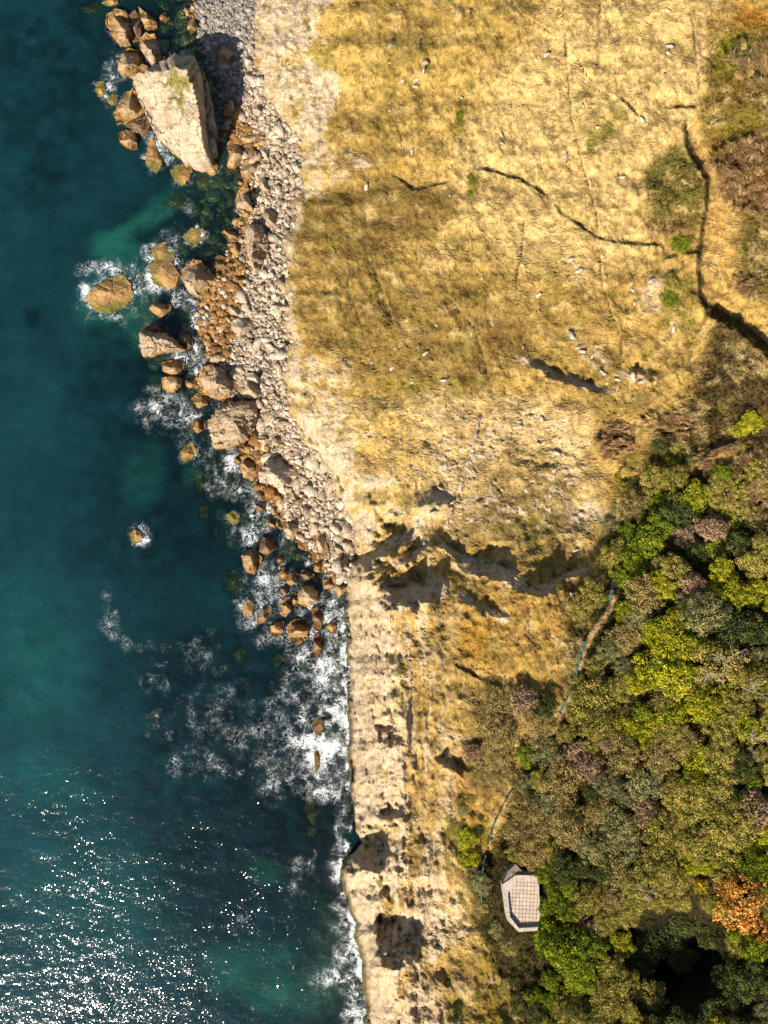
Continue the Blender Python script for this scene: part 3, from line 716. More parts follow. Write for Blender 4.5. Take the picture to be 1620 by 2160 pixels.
B(1, '190,20 250,-20 300,-30 300,20 240,40', 1.0, 'g', 'green and orange rock cut by the top edge of the picture')
# --- the middle
B(2, '120,405 150,365 205,345 225,310 262,318 310,295 350,318 385,380 384,440 340,500 250,542 150,530 105,470 95,430', 1.7, 'g', 'lone round orange and green rock far out in the sea, ringed by foam')
B(2, '475,180 520,110 600,90 650,130 652,200 560,215 490,205', .5, 'g', 'low weeded rock buried in white surf, above the foam covered rock')
B(2, '485,235 580,200 640,225 690,300 655,380 600,390 520,350', 1.0, 'g', 'orange rock almost covered by thick white foam')
B(2, '690,290 720,240 780,200 830,220 880,270 900,340 860,400 810,430 740,400 710,340', 3.6, 't', 'rounded tan boulder right of the foam covered rock')
B(2, '490,510 520,480 630,485 635,520 570,570 530,550', 1.6, 'o', 'orange rock in the water above the wedge shaped rock')
B(2, '430,665 480,652 600,668 660,710 722,772 600,782 520,803 450,817 440,740', 4.4, 't', 'wedge shaped tan rock with a sharp left edge, standing in the sea',
  planes=[(300, 708, 5.2, -.012, -.028), (380, 740, 3.6, -.03, -.03)])
B(2, '470,610 520,612 575,635 580,664 520,662 472,650', 1.6, 'b', 'dark brown rock in the shade just above the wedge shaped rock')
B(2, '680,670 740,650 775,740 740,772 695,740', 1.8, 'b', 'brown rock touching the right end of the wedge shaped rock')
B(2, '570,850 640,840 725,860 700,930 650,935 580,910', 1.8, 'o', 'orange rock below the wedge shaped rock, upper of a pair')
B(2, '570,950 650,932 705,960 690,1000 640,1050 580,1030', 2.2, 'o', 'orange rock below the wedge shaped rock, lower of a pair')
B(2, '780,960 820,890 880,870 960,890 1030,950 1055,1000 1000,1070 940,1085 850,1060 790,1020', 4.4, 't', 'big rounded tan boulder with an orange foot, right of the orange pair')
B(2, '720,970 780,940 795,1020 730,1010', 1.2, 'o', 'orange rock leaning on the left side of the big rounded tan boulder')
B(2, '1055,1030 1090,960 1150,980 1220,1020 1160,1085 1090,1070', 2.8, 't', 'angular tan boulder right of the big rounded tan boulder')
B(2, '1100,920 1160,918 1220,980 1200,1000 1110,962', 2.0, 'p', 'pale slab above the angular tan boulder')
B(2, '755,1080 800,1045 880,1080 860,1120 800,1145', 1.4, 'o', 'orange brown rock below the big rounded tan boulder')
B(2, '860,1230 920,1150 1000,1100 1100,1090 1190,1110 1180,1200 1150,1290 1100,1350 1000,1385 900,1392 880,1300', 4.4, 't', 'broad pitted boulder with a rough honeycombed top, widest on this shore', flat=.45)
B(2, '740,1275 780,1215 850,1215 855,1270 800,1300', 1.6, 'o', 'orange rock left of the broad pitted boulder')
B(2, '685,1420 720,1380 770,1360 795,1420 760,1470 710,1485', 1.1, 'g', 'orange topped rock ringed by foam below left of the broad pitted boulder')
B(2, '490,1060 520,980 570,990 570,1080 520,1100', 1.2, 's', 'long green sunken rock left of the orange pair, upper half')
B(2, '470,1240 500,1160 545,1140 530,1220 480,1275', 1.2, 's', 'long green sunken rock left of the orange pair, lower half')
B(2, '1060,1400 1090,1370 1110,1365 1115,1435 1080,1440', 1.4, 'o', 'orange stone at the lower right foot of the broad pitted boulder')
B(2, '1120,1365 1155,1355 1160,1425 1120,1435', 1.4, 'o', 'orange stone beside another below the broad pitted boulder, the right one')
B(2, '1000,610 1050,570 1130,580 1170,640 1130,682 1050,692 1010,650', 2.0, 'p', 'broad pale slab in the middle of the scree, above the angular boulders')
B(2, '970,510 1010,490 1080,520 1082,560 1010,550', 1.5, 't', 'tan slab in the scree just above the broad pale slab')
B(2, '1160,1335 1200,1315 1255,1322 1258,1370 1210,1387', 1.6, 'p', 'pale flat stone right of the broad pitted boulder foot')
B(2, '1265,1332 1310,1325 1350,1350 1320,1380 1270,1375', 1.5, 't', 'tan flat stone right of the pale flat stone by the scree')
B(2, '890,210 930,170 985,190 975,270 930,300 895,270', 1.2, 'b', 'dark wet rock in the shade right of the rounded tan boulder')
B(2, '835,650 880,660 920,720 890,730 840,690', 1.2, 'o', 'orange slab amid the orange cobbles right of the wedge shaped rock')
B(2, '860,600 905,590 940,640 925,660 880,640', 1.1, 'o', 'orange slab above another amid the orange cobbles')
B(2, '330,480 390,500 480,560 470,600 410,560', 2.0, 'd', 'dark sunken ledge between the lone round rock and the wedge shaped rock')
B(2, '60,640 150,610 250,640 230,710 120,720', 2.4, 'd', 'dark sunken rock just below the lone round rock')
# --- below the slab of the point
B(3, '580,300 650,205 740,190 782,240 842,272 832,340 752,452 682,370 592,350', 3.4, 'p', 'great pale slab tilted to the sea, below the broad pitted boulder', flat=.3)
B(3, '465,240 520,190 580,220 592,290 540,347 490,320', 2.2, 'o', 'large rough orange rock left of the great pale slab')
B(3, '430,200 465,180 472,240 440,242', 1.0, 'o', 'small orange rock left of the large rough orange rock')
B(3, '460,120 520,90 560,102 552,170 500,172', 1.6, 'o', 'orange rock above the large rough orange rock')
B(3, '665,400 740,395 730,482 680,470', 1.6, 'o', 'orange block at the lower end of the great pale slab')
B(3, '570,400 610,420 660,470 620,476 580,450', 1.3, 'b', 'brown wet rock in surf left of the orange block')
B(3, '560,470 620,520 640,540 590,546 570,510', 1.2, 'o', 'orange wedge in the surf below the brown wet rock')
B(3, '770,420 840,400 850,462 780,462', 1.4, 't', 'square tan block right of the orange block under the great pale slab')
B(3, '640,590 670,588 690,630 650,642', 1.0, 'o', 'left of two small orange stones in the surf at mid shore')
B(3, '695,592 722,600 708,632 690,625', .9, 'o', 'right of two small orange stones in the surf at mid shore')
B(3, '735,640 790,590 825,590 835,662 800,717 770,690', 2.4, 't', 'tilted tan slab at the waterline above two dark boulders')
B(3, '950,690 990,668 1032,790 972,802 950,740', 2.0, 't', 'long tan slab lying in the lower scree')
B(3, '1060,762 1110,730 1132,790 1080,812', 1.6, 'p', 'pale block right of the long tan slab in the lower scree')
B(3, '915,865 960,840 1022,880 990,922 940,920', 1.8, 't', 'tan boulder below the long tan slab')
B(3, '475,820 500,790 560,770 610,830 600,882 550,937 500,910', 2.8, 'o', 'round orange boulder with a dark hollow, leftmost in the lower surf')
B(3, '580,740 620,700 680,710 695,770 640,815 590,792', 2.6, 'b', 'round brown boulder right of the hollow orange boulder')
B(3, '700,840 735,808 742,862 710,872', 1.2, 'o', 'small orange stone between the brown boulder and the scree')
B(3, '715,930 735,890 765,890 768,930 745,992 715,980', 1.6, 'o', 'upright orange rock, left one of two standing side by side')
B(3, '760,940 800,920 832,940 820,992 780,1015 752,1000', 1.8, 'o', 'blocky orange rock, right one of two standing side by side')
B(3, '720,1020 770,1018 782,1050 732,1082', 1.2, 'b', 'small brown rock under the two orange rocks standing side by side')
B(3, '860,902 930,918 952,960 880,972 850,940', 2.0, 'b', 'brown boulder at the lower edge of the scree')
B(3, '715,1130 750,1080 790,1078 792,1160 760,1205 725,1192', 2.0, 'o', 'oval orange rock in the lower surf left of the squat tan boulder')
B(3, '830,1060 870,1010 920,1005 962,1050 956,1110 900,1137 840,1122', 2.8, 't', 'squat tan boulder near the cliff foot, above the largest wet orange rock')
B(3, '795,1070 828,1050 840,1140 800,1132', 1.4, 'o', 'orange rock squeezed against the squat tan boulder on its left')
B(3, '765,1260 810,1215 880,1220 906,1280 890,1342 830,1387 780,1350', 2.8, 'o', 'largest wet orange rock in the lower surf, with a pointed foot')
B(3, '655,1270 700,1230 745,1228 742,1300 700,1342 662,1312', 1.6, 'o', 'brown orange rock left of the largest wet orange rock')
B(3, '1005,1260 1040,1240 1082,1250 1076,1312 1030,1302', 1.2, 'o', 'small orange rock in white foam close to the southern cliff')
B(3, '920,1150 960,1140 990,1180 982,1290 932,1292', 2.0, 'b', 'dark rock right of the largest wet orange rock, upper of two')
B(3, '935,1330 970,1300 987,1400 960,1477 930,1420', 1.6, 'b', 'long dark rock in white foam, lower of two')
B(3, '1060,1030 1090,978 1150,1000 1130,1050 1090,1082', 2.2, 't', 'tan boulder tucked in the corner where scree meets the southern cliff')
B(3, '990,970 1050,968 1062,1022 1000,1026', 1.5, 't', 'low tan rock left of the boulder tucked in the cliff corner')
B(3, '575,1190 620,1140 665,1128 672,1180 620,1242 575,1252', 1.2, 'b', 'brown rock in surf, left of the oval orange rock')
B(3, '480,1150 520,1090 555,1120 545,1200 495,1202', .7, 'g', 'green weeded rock awash, leftmost in the lower surf')
B(3, '380,560 420,530 470,560 450,620 400,622', .6, 'g', 'weeded rock in bright surf left of the mid shore orange stones')
B(3, '180,300 222,300 242,370 215,422 185,370', 1.0, 's', 'slim yellow green sunken rock, upper one in the mid shallows')
B(3, '250,440 300,428 332,450 280,477', 1.0, 's', 'small flat green sunken rock right of the slim one')
B(3, '210,500 270,498 262,570 220,582', 1.0, 's', 'square yellow green sunken rock below the slim one')
B(3, '390,340 440,318 467,370 420,402', 1.0, 's', 'yellow green sunken rock close to the surf, mid shore')
B(3, '385,440 440,425 470,460 430,485', 1.0, 's', 'dim green sunken rock below the one close to the surf')
B(3, '250,360 300,350 330,390 280,410', 1.2, 's', 'dim green sunken stone between the slim and the surf side rocks')
B(3, '300,650 325,640 330,700 310,710', .8, 's', 'tiny green sunken stone in the mid shallows')
B(3, '370,960 430,900 490,950 492,1040 430,1082 372,1030', 2.0, 's', 'broad dull green sunken rock left of the lower surf')
B(3, '420,1440 470,1400 517,1440 490,1492 430,1492', 1.0, 's', 'round green sunken rock standing alone below the lower surf')
B(3, '670,1470 720,1430 742,1480 700,1532 680,1510', 1.0, 's', 'green sunken rock beside the white foam below the lower surf')
B(4, '770,560 810,520 850,535 845,600 800,640', .7, 'b', 'brown rock awash at the top of the foam swirl')
B(4, '785,715 815,700 825,840 795,870', .5, 'b', 'thin brown ridge in the middle of the foam swirl')
B(4, '500,745 530,760 560,860 530,855', 1.0, 's', 'thin green sunken ridge left of the foam swirl')
B(4, '735,985 790,1000 825,1180 820,1270 750,1270 730,1150', 1.6, 's', 'long dull sunken ridge below the foam swirl')
B(5, '140,1090 215,1020 300,1090 290,1215 220,1325 155,1220', 2.6, 'd', 'dark oval sunken rock in turquoise water near the bottom edge')
B(5, '270,330 350,330 380,480 330,520 290,430', 1.8, 'd', 'dark sunken rock with pinkish weed off the lower cliff')
ROCKS.append(([(272, 1125), (285, 1115), (300, 1125), (298, 1142), (280, 1148)], .9, 'g', 'small pointed rock alone far from shore with a wisp of foam', {}))
ROCKMASK = np.zeros_like(H)
BOULDERS = []
for i, (P, Hm, kd, lb, kw) in enumerate(ROCKS):
    inp = blur(inpoly(P), 3)
    ROCKMASK = np.maximum(ROCKMASK, inp)
    if kd in 's': SUBM = np.maximum(SUBM, np.clip(blur(inp, 5) * 1.5, 0, 1))
    elif kd in 'd': SUBM = np.maximum(SUBM, blur(inp, 8) * .45)
    elif np.mean([p[0] for p in P]) < 560 or np.mean([p[1] for p in P]) > 1080 or kd == 'g':
        FOAMRING = np.maximum(FOAMRING, np.clip(blur(inpoly(P), 26) * 1.9, 0, 1) * (.55 if kd == 'g' else .36))
        SUBM = np.maximum(SUBM, np.clip(blur(inpoly(P), 14) * 1.5, 0, 1) * .7)
    o, _ = boulder(lb, P, Hm * (1.28 if kd in 'otbp' and not kw.get('planes') else 1.0), kd, seed=i, **kw)
    BOULDERS.append(o)
# ------------------------------------------------------------------ the sea
DEPTH = np.maximum(-H, 0.05)
DEPTH = DEPTH * (1 - SUBM) + .35 * SUBM
clear = blur(np.clip(DEPTH, 0, 20), 3)
op = 1 - np.exp(-.18 * clear)
op = np.clip(op, .06, .96)
kk = np.array([.20, .045, .060])
tintw = np.exp(-kk[None, None] * np.minimum(clear, 9)[..., None])
scat = np.zeros((NV, NU, 3)) + np.array([.0029, .0215, .0255])
gl = np.clip(1 - (GU / 330) ** 2, 0, 1) * .35 + .45 * NO(90, 63) * (GU < 520)
scat *= (1 + np.clip(gl, -.3, .6))[..., None]
scat = scat * (1 - KELP[..., None] * .55)
scat = scat + SAND[..., None] * np.array([.008, .075, .048])
foam = FOAMRING * np.clip(.75 + 1.0 * NO(16, 64), 0, 1.2)
def fo(u, v, ru, rv, k, rot=0.0, warp=26):
    global foam
    foam = np.maximum(foam, k * ell(u, v, ru, rv, rot, warp, .7) * np.clip(.8 + .7 * NO(22, 65), 0, 1.15))
for a in [(690, 1420, 46, 60, 1.0), (735, 1400, 12, 95, 1.15, 0, 6), (668, 1575, 56, 48, 1.08), (690, 1640, 52, 46, .8), (610, 1560, 60, 36, .62), (700, 1500, 50, 60, .8), (640, 1480, 70, 60, .45),
          (590, 1640, 55, 50, .45), (560, 1540, 40, 60, .4), (338, 592, 30, 26, 1.15, 0, 10), (340, 536, 30, 28, .9), (366, 545, 26, 60, .5), (230, 570, 60, 18, .62), (280, 590, 22, 40, .6), (180, 620, 16, 34, .75), (220, 660, 66, 18, .55),
          (340, 310, 26, 34, .85, -.6), (235, 170, 26, 44, .55, .3), (220, 190, 20, 20, .5), (410, 620, 60, 22, .62), (440, 640, 40, 26, .6), (390, 760, 46, 24, .66), (420, 790, 30, 22, .7), (345, 860, 60, 50, .5), (390, 880, 50, 50, .5),
          (400, 930, 26, 50, .5), (500, 970, 60, 44, .62), (490, 1010, 50, 40, .6), (545, 1060, 36, 42, .66), (560, 1100, 44, 36, .52), (520, 1120, 30, 36, .56), (590, 1130, 26, 36, .5), (560, 1215, 44, 44, .5), (540, 1280, 46, 44, .56),
          (600, 1240, 40, 60, .6), (650, 1290, 40, 40, .62), (690, 1320, 40, 30, .85), (700, 1260, 30, 50, .55), (600, 1350, 60, 30, .5), (640, 1380, 50, 40, .62),
          (722, 1740, 16, 60, .66), (716, 1800, 20, 50, .62), (715, 1850, 22, 50, .7), (722, 1930, 26, 44, .8), (735, 2010, 30, 40, .85), (728, 2070, 34, 44, .86), (750, 2130, 30, 46, .92), (765, 2180, 30, 50, .9), (700, 2060, 40, 26, .55),
          (300, 1128, 28, 18, .62), (255, 1345, 44, 30, .33, .5, 40), (300, 1372, 50, 14, .36, .3, 40), (325, 1440, 14, 60, .27, -.1, 50), (338, 1530, 16, 60, .33, -.3, 50), (372, 1615, 26, 22, .46, 0, 30), (440, 1600, 70, 50, .30, 0, 60), (420, 1500, 70, 60, .25, .3, 70),
          (500, 1560, 60, 60, .34), (470, 1480, 80, 60, .28), (660, 1820, 10, 50, .36), (620, 1880, 30, 60, .26), (235, 1300, 24, 44, .27, -.4, 40), (420, 1390, 90, 46, .25, .2, 60), (640, 1840, 12, 30, .5), (510, 1930, 14, 12, .4), (470, 250, 40, 30, .3), (390, 440, 40, 24, .3)]:
    a = list(a); a[4] *= .9 if a[0] < 705 or a[1] < 1700 else .68; fo(*a)
foam = np.maximum(foam, np.exp(-((SHORE + 6) / 9.0) ** 2) * np.clip((GV - 1240) / 60, 0, 1) * np.clip(.45 + 1.3 * NO(18, 66), .0, .9))
foam = np.maximum(foam, np.clip(np.exp(-((SHORE + 14) / 22.0) ** 2), 0, 1) * (.28 + .5 * NO(18, 67)) * (GV < 1260) * (GV > 540))
foam = np.clip(foam, 0, 1.2)
scat = scat + np.clip(blur(foam, 20) - .3, 0, 1)[..., None] * np.array([.05, .10, .09])
op = np.clip(op + np.clip(blur(foam, 14) - .45, 0, 1) * .6, .1, .96)
kw0 = EYE / FOC
sel = np.ones((n1, n0), bool)
WX, WY = (PU - 810) * kw0, -(PV - 1080) * kw0
sw = .05 * fbm(WX / 6, WY / 3.5, 68, 3)
WV3 = np.stack([WX, WY, sw], -1).reshape(-1, 3)
keep = ((pad(SHORE) < 30) | ((pad(SHORE) < 90) & (PV > 1150) & (PV < 1300)))[:-1, :-1].reshape(-1)
q = Q[keep]; u_, inv = np.unique(q, return_inverse=True)
me = mesh_from('sea', WV3[u_], inv.reshape(-1, 4), M_WATER, None, True,
   {'op': pad(op).reshape(-1)[u_], 'tint': pad(tintw).reshape(-1, 3)[u_], 'foam': pad(foam).reshape(-1)[u_], 'scat': pad(scat).reshape(-1, 3)[u_]})
tag(link('sea', me), kind='structure')

# ------------------------------------------------------------------ scree and cobbles
import bmesh
def stone_mesh(seed, cols):
    r = np.random.default_rng(seed)
    bm = bmesh.new()
    sc = np.array([1, r.uniform(.45, .9), r.uniform(.3, .6)])
    for _ in range(15):
        p = r.normal(size=3); p /= np.linalg.norm(p)
        p = np.sign(p) * np.abs(p) ** .7
        bm.verts.new(tuple(p * sc * r.uniform(.8, 1)))
    bmesh.ops.convex_hull(bm, input=bm.verts)
    for v_ in [v_ for v_ in bm.verts if not v_.link_faces]: bm.verts.remove(v_)
    bmesh.ops.triangulate(bm, faces=bm.faces)
    bm.verts.ensure_lookup_table(); bm.verts.index_update()
    V = np.array([v_.co[:] for v_ in bm.verts]); F = np.array([[v_.index for v_ in f.verts] for f in bm.faces]); bm.free()
    return V / np.abs(V).max(), F
SV = [stone_mesh(50 + i, None) for i in range(14)]
PAL = {'pale': [(240, 218, 188), (224, 196, 164), (204, 176, 144), (246, 230, 204)], 'orange': [(198, 148, 82), (176, 128, 70), (212, 170, 112), (156, 116, 74)], 'grey': [(196, 184, 172), (182, 170, 160), (208, 194, 180)]}
cand = []
def scatter(n, smin, smax, pw, cond):
    out = 0
    for _ in range(60):
        if out >= n: break
        m = 40000
        u = RNG.uniform(380, 780, m); v = RNG.uniform(-60, 1265, m)
        ok = (gsamp(SCREE, u, v) > RNG.random(m)) & (gsamp(ROCKMASK, u, v) < .3) & cond(u, v)
        ok &= ~((gsamp(SHORE, u, v) < 6) & (RNG.random(m) < .45))
        for a, b in zip(u[ok], v[ok]):
            s = smin * (1 - RNG.random() * (1 - (smin / smax) ** pw)) ** (-1 / pw)
            cand.append((a, b, s)); out += 1
            if out >= n: break
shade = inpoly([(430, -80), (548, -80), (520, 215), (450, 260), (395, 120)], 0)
scatter(330, .65, 1.9, 2.0, lambda u, v: gsamp(shade, u, v) < .5)
scatter(10500, .17, .75, 1.7, lambda u, v: gsamp(shade, u, v) < .5)
scatter(3000, .14, .8, 1.9, lambda u, v: gsamp(shade, u, v) > .5)
# orange cobbles
cob = inpoly([(415, 650), (450, 560), (500, 520), (520, 580), (500, 640), (480, 760), (440, 740), (420, 700)], 0) + inpoly([(480, 230), (560, 300), (545, 350), (500, 330)], 0) + inpoly([(500, 920), (570, 920), (560, 980), (520, 1000)], 0)
nb = len(cand)
for _ in range(60000):
    a, b = RNG.uniform(400, 580), RNG.uniform(220, 1010)
    if gsamp(cob, a, b) > .5 and gsamp(ROCKMASK, a, b) < .3: cand.append((a, b, RNG.uniform(.45, 1.1)))
    if len(cand) - nb > 420: break
cand.sort(key=lambda c: -c[2])
stone_me = {}
def stone_color(u, v):
    h = float(hz(u, v)); dsh = float(gsamp(SHORE, u, v))
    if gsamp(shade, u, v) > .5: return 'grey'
    if gsamp(cob, u, v) > .5: return 'orange' if RNG.random() < .85 else 'pale'
    if dsh < 26 * RNG.random() ** .7 + 4: return 'orange' if RNG.random() < .7 else 'pale'
    return 'pale'
for key in PAL:
    for i, (V, F) in enumerate(SV):
        c = PAL[key][i % len(PAL[key])]
        stone_me[key, i] = mesh_from('stone', V, F, M_ROCK, np.tile(alb(c), (len(V), 1)))
NAMED = 290
LBL = {'pale': ('pale angular limestone block lying loose in the sunlit scree', 'loose pale blocks of the scree'),
       'orange': ('rust orange cobble by the waterline among the shore rocks', 'orange cobbles by the water'),
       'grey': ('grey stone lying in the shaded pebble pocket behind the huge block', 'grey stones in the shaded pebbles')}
bigV, bigF, bigC, off = [], [], [], 0
for n_, (u, v, s) in enumerate(cand):
    key = stone_color(u, v); i = int(RNG.integers(len(SV)))
    h = float(hz(u, v)) + s * .18
    x, y = at(u, v, h)
    if n_ < NAMED:
        o = link('scree_stone', stone_me[key, i], loc=(x, y, h)); o.scale = (s, s, s)
        o.rotation_euler = (RNG.normal(0, .25), RNG.normal(0, .25), RNG.uniform(0, 6.28))
        tag(o, LBL[key][0], 'stone', LBL[key][1])
    else:
        V, F = SV[i]; a = RNG.uniform(0, 6.28); t_ = RNG.normal(0, .3)
        ca, sa, ct_, st_ = math.cos(a), math.sin(a), math.cos(t_), math.sin(t_)
        R3 = np.array([[ca, -sa, 0], [sa, ca, 0], [0, 0, 1]]) @ np.array([[ct_, 0, st_], [0, 1, 0], [-st_, 0, ct_]])
        bigV.append(V @ R3.T * s + (x, y, h)); bigF.append(F + off); off += len(V)
        c = PAL[key][int(RNG.integers(len(PAL[key])))]
        bigC.append(np.tile(alb(c) * RNG.uniform(.8, 1.15), (len(V), 1)))
# stones lying on the bed of the shallows
bV, bF, bC, off = [], [], [], 0
for _ in range(9000):
    u, v = RNG.uniform(180, 740), RNG.uniform(-40, 1420); d_ = float(gsamp(SHORE, u, v))
    if d_ > -4 or RNG.random() > math.exp(d_ / 60.0) or gsamp(ROCKMASK, u, v) > .3: continue
    s = .35 + 1.7 * RNG.random() ** 2.5; V, F = SV[int(RNG.integers(len(SV)))]; a = RNG.uniform(0, 6.28); ca, sa = math.cos(a), math.sin(a)
    h = float(hz(u, v)); x, y = at(u, v, h); top_ = min(h + .4 * s, -.15 - s * .6)
    bV.append(V @ np.array([[ca, sa, 0], [-sa, ca, 0], [0, 0, 1]]) * s + (x, y, top_)); bF.append(F + off); off += len(V)
    bC.append(np.tile(alb([(232, 226, 124), (196, 194, 100), (214, 190, 112), (140, 132, 76)][int(RNG.integers(4))], 1.35), (len(V), 1)))
tag(link('seabed_stones', mesh_from('seabed_stones', np.vstack(bV), np.vstack(bF), M_ROCK, np.vstack(bC))), kind='stuff')
tag(link('scree', mesh_from('scree', np.vstack(bigV), np.vstack(bigF), M_ROCK, np.vstack(bigC))), kind='stuff')

# ------------------------------------------------------------------ white stones lying about on the grass
INLAND = [(823, 97, 9, 'white block on the upper left grass, alone above the white stone cluster'), (897, 133, 8, 0), (893, 150, 9, 0), (849, 170, 7, 0), (878, 168, 9, 0), (876, 182, 8, 0), (875, 201, 5, 0), (764, 163, 5, 0), (773, 158, 4, 0), (822, 132, 4, 0), (836, 130, 4, 0),
  (989, 22, 6, 'small white stone near the top edge of the upper grass'), (1153, 115, 8, 'flat white stone beside the dark sheep track junction at the upper middle'), (974, 206, 5, 0), (990, 204, 4, 0), (1076, 226, 6, 0), (823, 233, 5, 0), (844, 306, 6, 0), (869, 320, 8, 0), (1058, 285, 8, 0), (1060, 302, 7, 0),
  (949, 412, 6, 'white stone below the branching track in the upper middle'), (951, 351, 5, 0), (772, 395, 11, 'pale grey stone on brown turf near the cliff edge'), (1413, 97, 11, 'tall white rock in straw grass at the upper right'), (1411, 112, 8, 0), (1410, 22, 8, 'thin upright white rock at the top edge, upper right'), (1400, 157, 7, 0), (1193, 329, 8, 'white stone in straw grass left of the long vertical track'), (1355, 252, 10, 0), (1262, 268, 7, 0), (1230, 222, 6, 0), (1313, 375, 9, 0),
  (1017, 587, 5, 'round white stone in golden grass near the middle'), (1137, 622, 8, 0), (1137, 658, 5, 0), (936, 803, 10, 'largest white stone on the brown turf, wedge shaped'), (898, 744, 10, 0), (827, 776, 9, 0), (869, 800, 5, 0), (870, 807, 5, 0), (882, 732, 5, 0), (785, 765, 4, 0), (835, 735, 4, 0), (642, 697, 5, 0), (661, 692, 5, 0), (698, 742, 5, 0), (920, 686, 5, 0), (960, 647, 4, 0),
  (1206, 710, 16, 'big white boulder with a grey shaded top on the middle right slope'), (1228, 742, 10, 0), (1250, 750, 9, 0), (1220, 733, 7, 0), (1272, 787, 12, 'broad white rock at the end of the dark scarp'), (1335, 795, 12, 'white ledge rock with a dark shadow above it'), (1352, 805, 9, 0), (1302, 800, 9, 0), (1222, 570, 12, 'long white rock in pale heath below the boundary track'), (1204, 547, 8, 0), (1375, 590, 12, 'upright white rock beside the green gorse patch'), (1420, 694, 11, 0), (1335, 612, 7, 0), (1340, 640, 6, 0),
  (620, 833, 8, 0), (641, 836, 7, 0), (660, 852, 6, 0), (657, 871, 6, 0), (640, 890, 7, 0), (632, 868, 5, 0), (765, 968, 6, 0), (846, 932, 6, 0), (930, 904, 6, 0), (812, 927, 4, 0), (1145, 885, 8, 0), (1120, 880, 8, 0), (1158, 905, 7, 0), (1035, 946, 7, 0), (930, 1030, 12, 'white outcrop block at the lower end of the old wall line'), (915, 1080, 14, 'broad white outcrop above the shaded northern cliff'), (880, 1102, 12, 'left white outcrop above the shaded northern cliff'), (1175, 955, 10, 0), (1137, 936, 6, 0), (1170, 992, 9, 0), (1195, 1010, 6, 0), (1110, 1035, 8, 0), (1060, 1033, 6, 0), (1230, 1085, 12, 0), (1215, 1160, 10, 0), (1160, 1045, 7, 0), (1280, 808, 6, 0), (1206, 1256, 8, 'white stone at the foot of the small northern scarp'), (1245, 935, 6, 0), (1098, 793, 4, 0), (1104, 733, 6, 0), (975, 860, 5, 0), (890, 890, 6, 0), (860, 885, 5, 0), (955, 1060, 8, 0), (1000, 995, 7, 0), (1015, 940, 6, 0)]
for u, v, s, lb in INLAND:
    i = int(RNG.integers(len(SV))); sm = s / 12.5 * .95
    h = float(hz(u, v)) + sm * .2 + .1; x, y = at(u, v, h)
    o = link('white_stone', stone_me['pale', (i // 4) * 4 % 12 if s < 9 else 3], loc=(x, y, h))
    o.scale = (sm, sm * RNG.uniform(.6, 1.1), sm * .8); o.rotation_euler = (RNG.normal(0, .2), RNG.normal(0, .2), RNG.uniform(0, 6.28))
    if lb: tag(o, lb, 'stone')
    elif v < 430 and u < 1100: tag(o, 'small white stone scattered on the upper left grass slope', 'stone', 'white stones on the upper left grass')
    elif v < 430: tag(o, 'small white stone scattered in the straw grass at the upper right', 'stone', 'white stones in the upper right straw')
    elif u < 700: tag(o, 'small white stone by the cliff edge above the scree', 'stone', 'white stones by the cliff edge')
    elif v < 830: tag(o, 'small white stone on the brown and golden middle slope', 'stone', 'white stones on the middle slope')
    else: tag(o, 'small white stone on the pale stony lower slope', 'stone', 'white stones on the stony slope')
# ------------------------------------------------------------------ trees and bushes
def leaf_quads(r, cen, nrm, size, cols, stretch=1.5):
    n = len(cen)
    t = r.normal(size=(n, 3)); t -= (t * nrm).sum(1, keepdims=True) * nrm; t /= np.linalg.norm(t, axis=1, keepdims=True) + 1e-9
    b = np.cross(nrm, t)
    s = size[:, None]
    P = np.stack([cen - t * s * stretch * .5, cen + b * s * .42, cen + t * s * stretch * .5, cen - b * s * .42], 1).reshape(-1, 3)
    return P, np.arange(4 * n).reshape(n, 4), np.repeat(cols, 4, 0)
def limbs(r, H0, R, n=7):
    """tapered trunk with limbs (unit-size tree)"""
    V, F, off = [], [], 0
    def tube(p, q, a, b, k=6):
        nonlocal off
        p, q = np.array(p), np.array(q); d = q - p; d = d / np.linalg.norm(d)
        x = np.cross(d, [0.3, .9, .2]); x /= np.linalg.norm(x); y = np.cross(d, x)
        th = np.arange(k) / k * 2 * np.pi
        ring = np.cos(th)[:, None] * x + np.sin(th)[:, None] * y
        V.append(p + ring * a); V.append(q + ring * b)
        i = np.arange(k); j = np.roll(i, -1)
        F.append(np.stack([off + i, off + j, off + k + j, off + k + i], 1)); off += 2 * k
    tube((0, 0, -.25), (.02, .01, H0 * .6), .075, .05)
    for i in range(n):
        a = i / n * 6.28 + r.uniform(-.3, .3); l = r.uniform(.45, .8) * R
        m = np.array([math.cos(a) * l * .5, math.sin(a) * l * .5, H0 * r.uniform(.62, .8)])
        tube((.02, .01, H0 * r.uniform(.3, .6)), m, .035, .022)
        tube(m, (math.cos(a + .2) * l, math.sin(a + .2) * l, H0 * r.uniform(.75, .98)), .022, .008)
    return np.vstack(V), np.vstack(F)
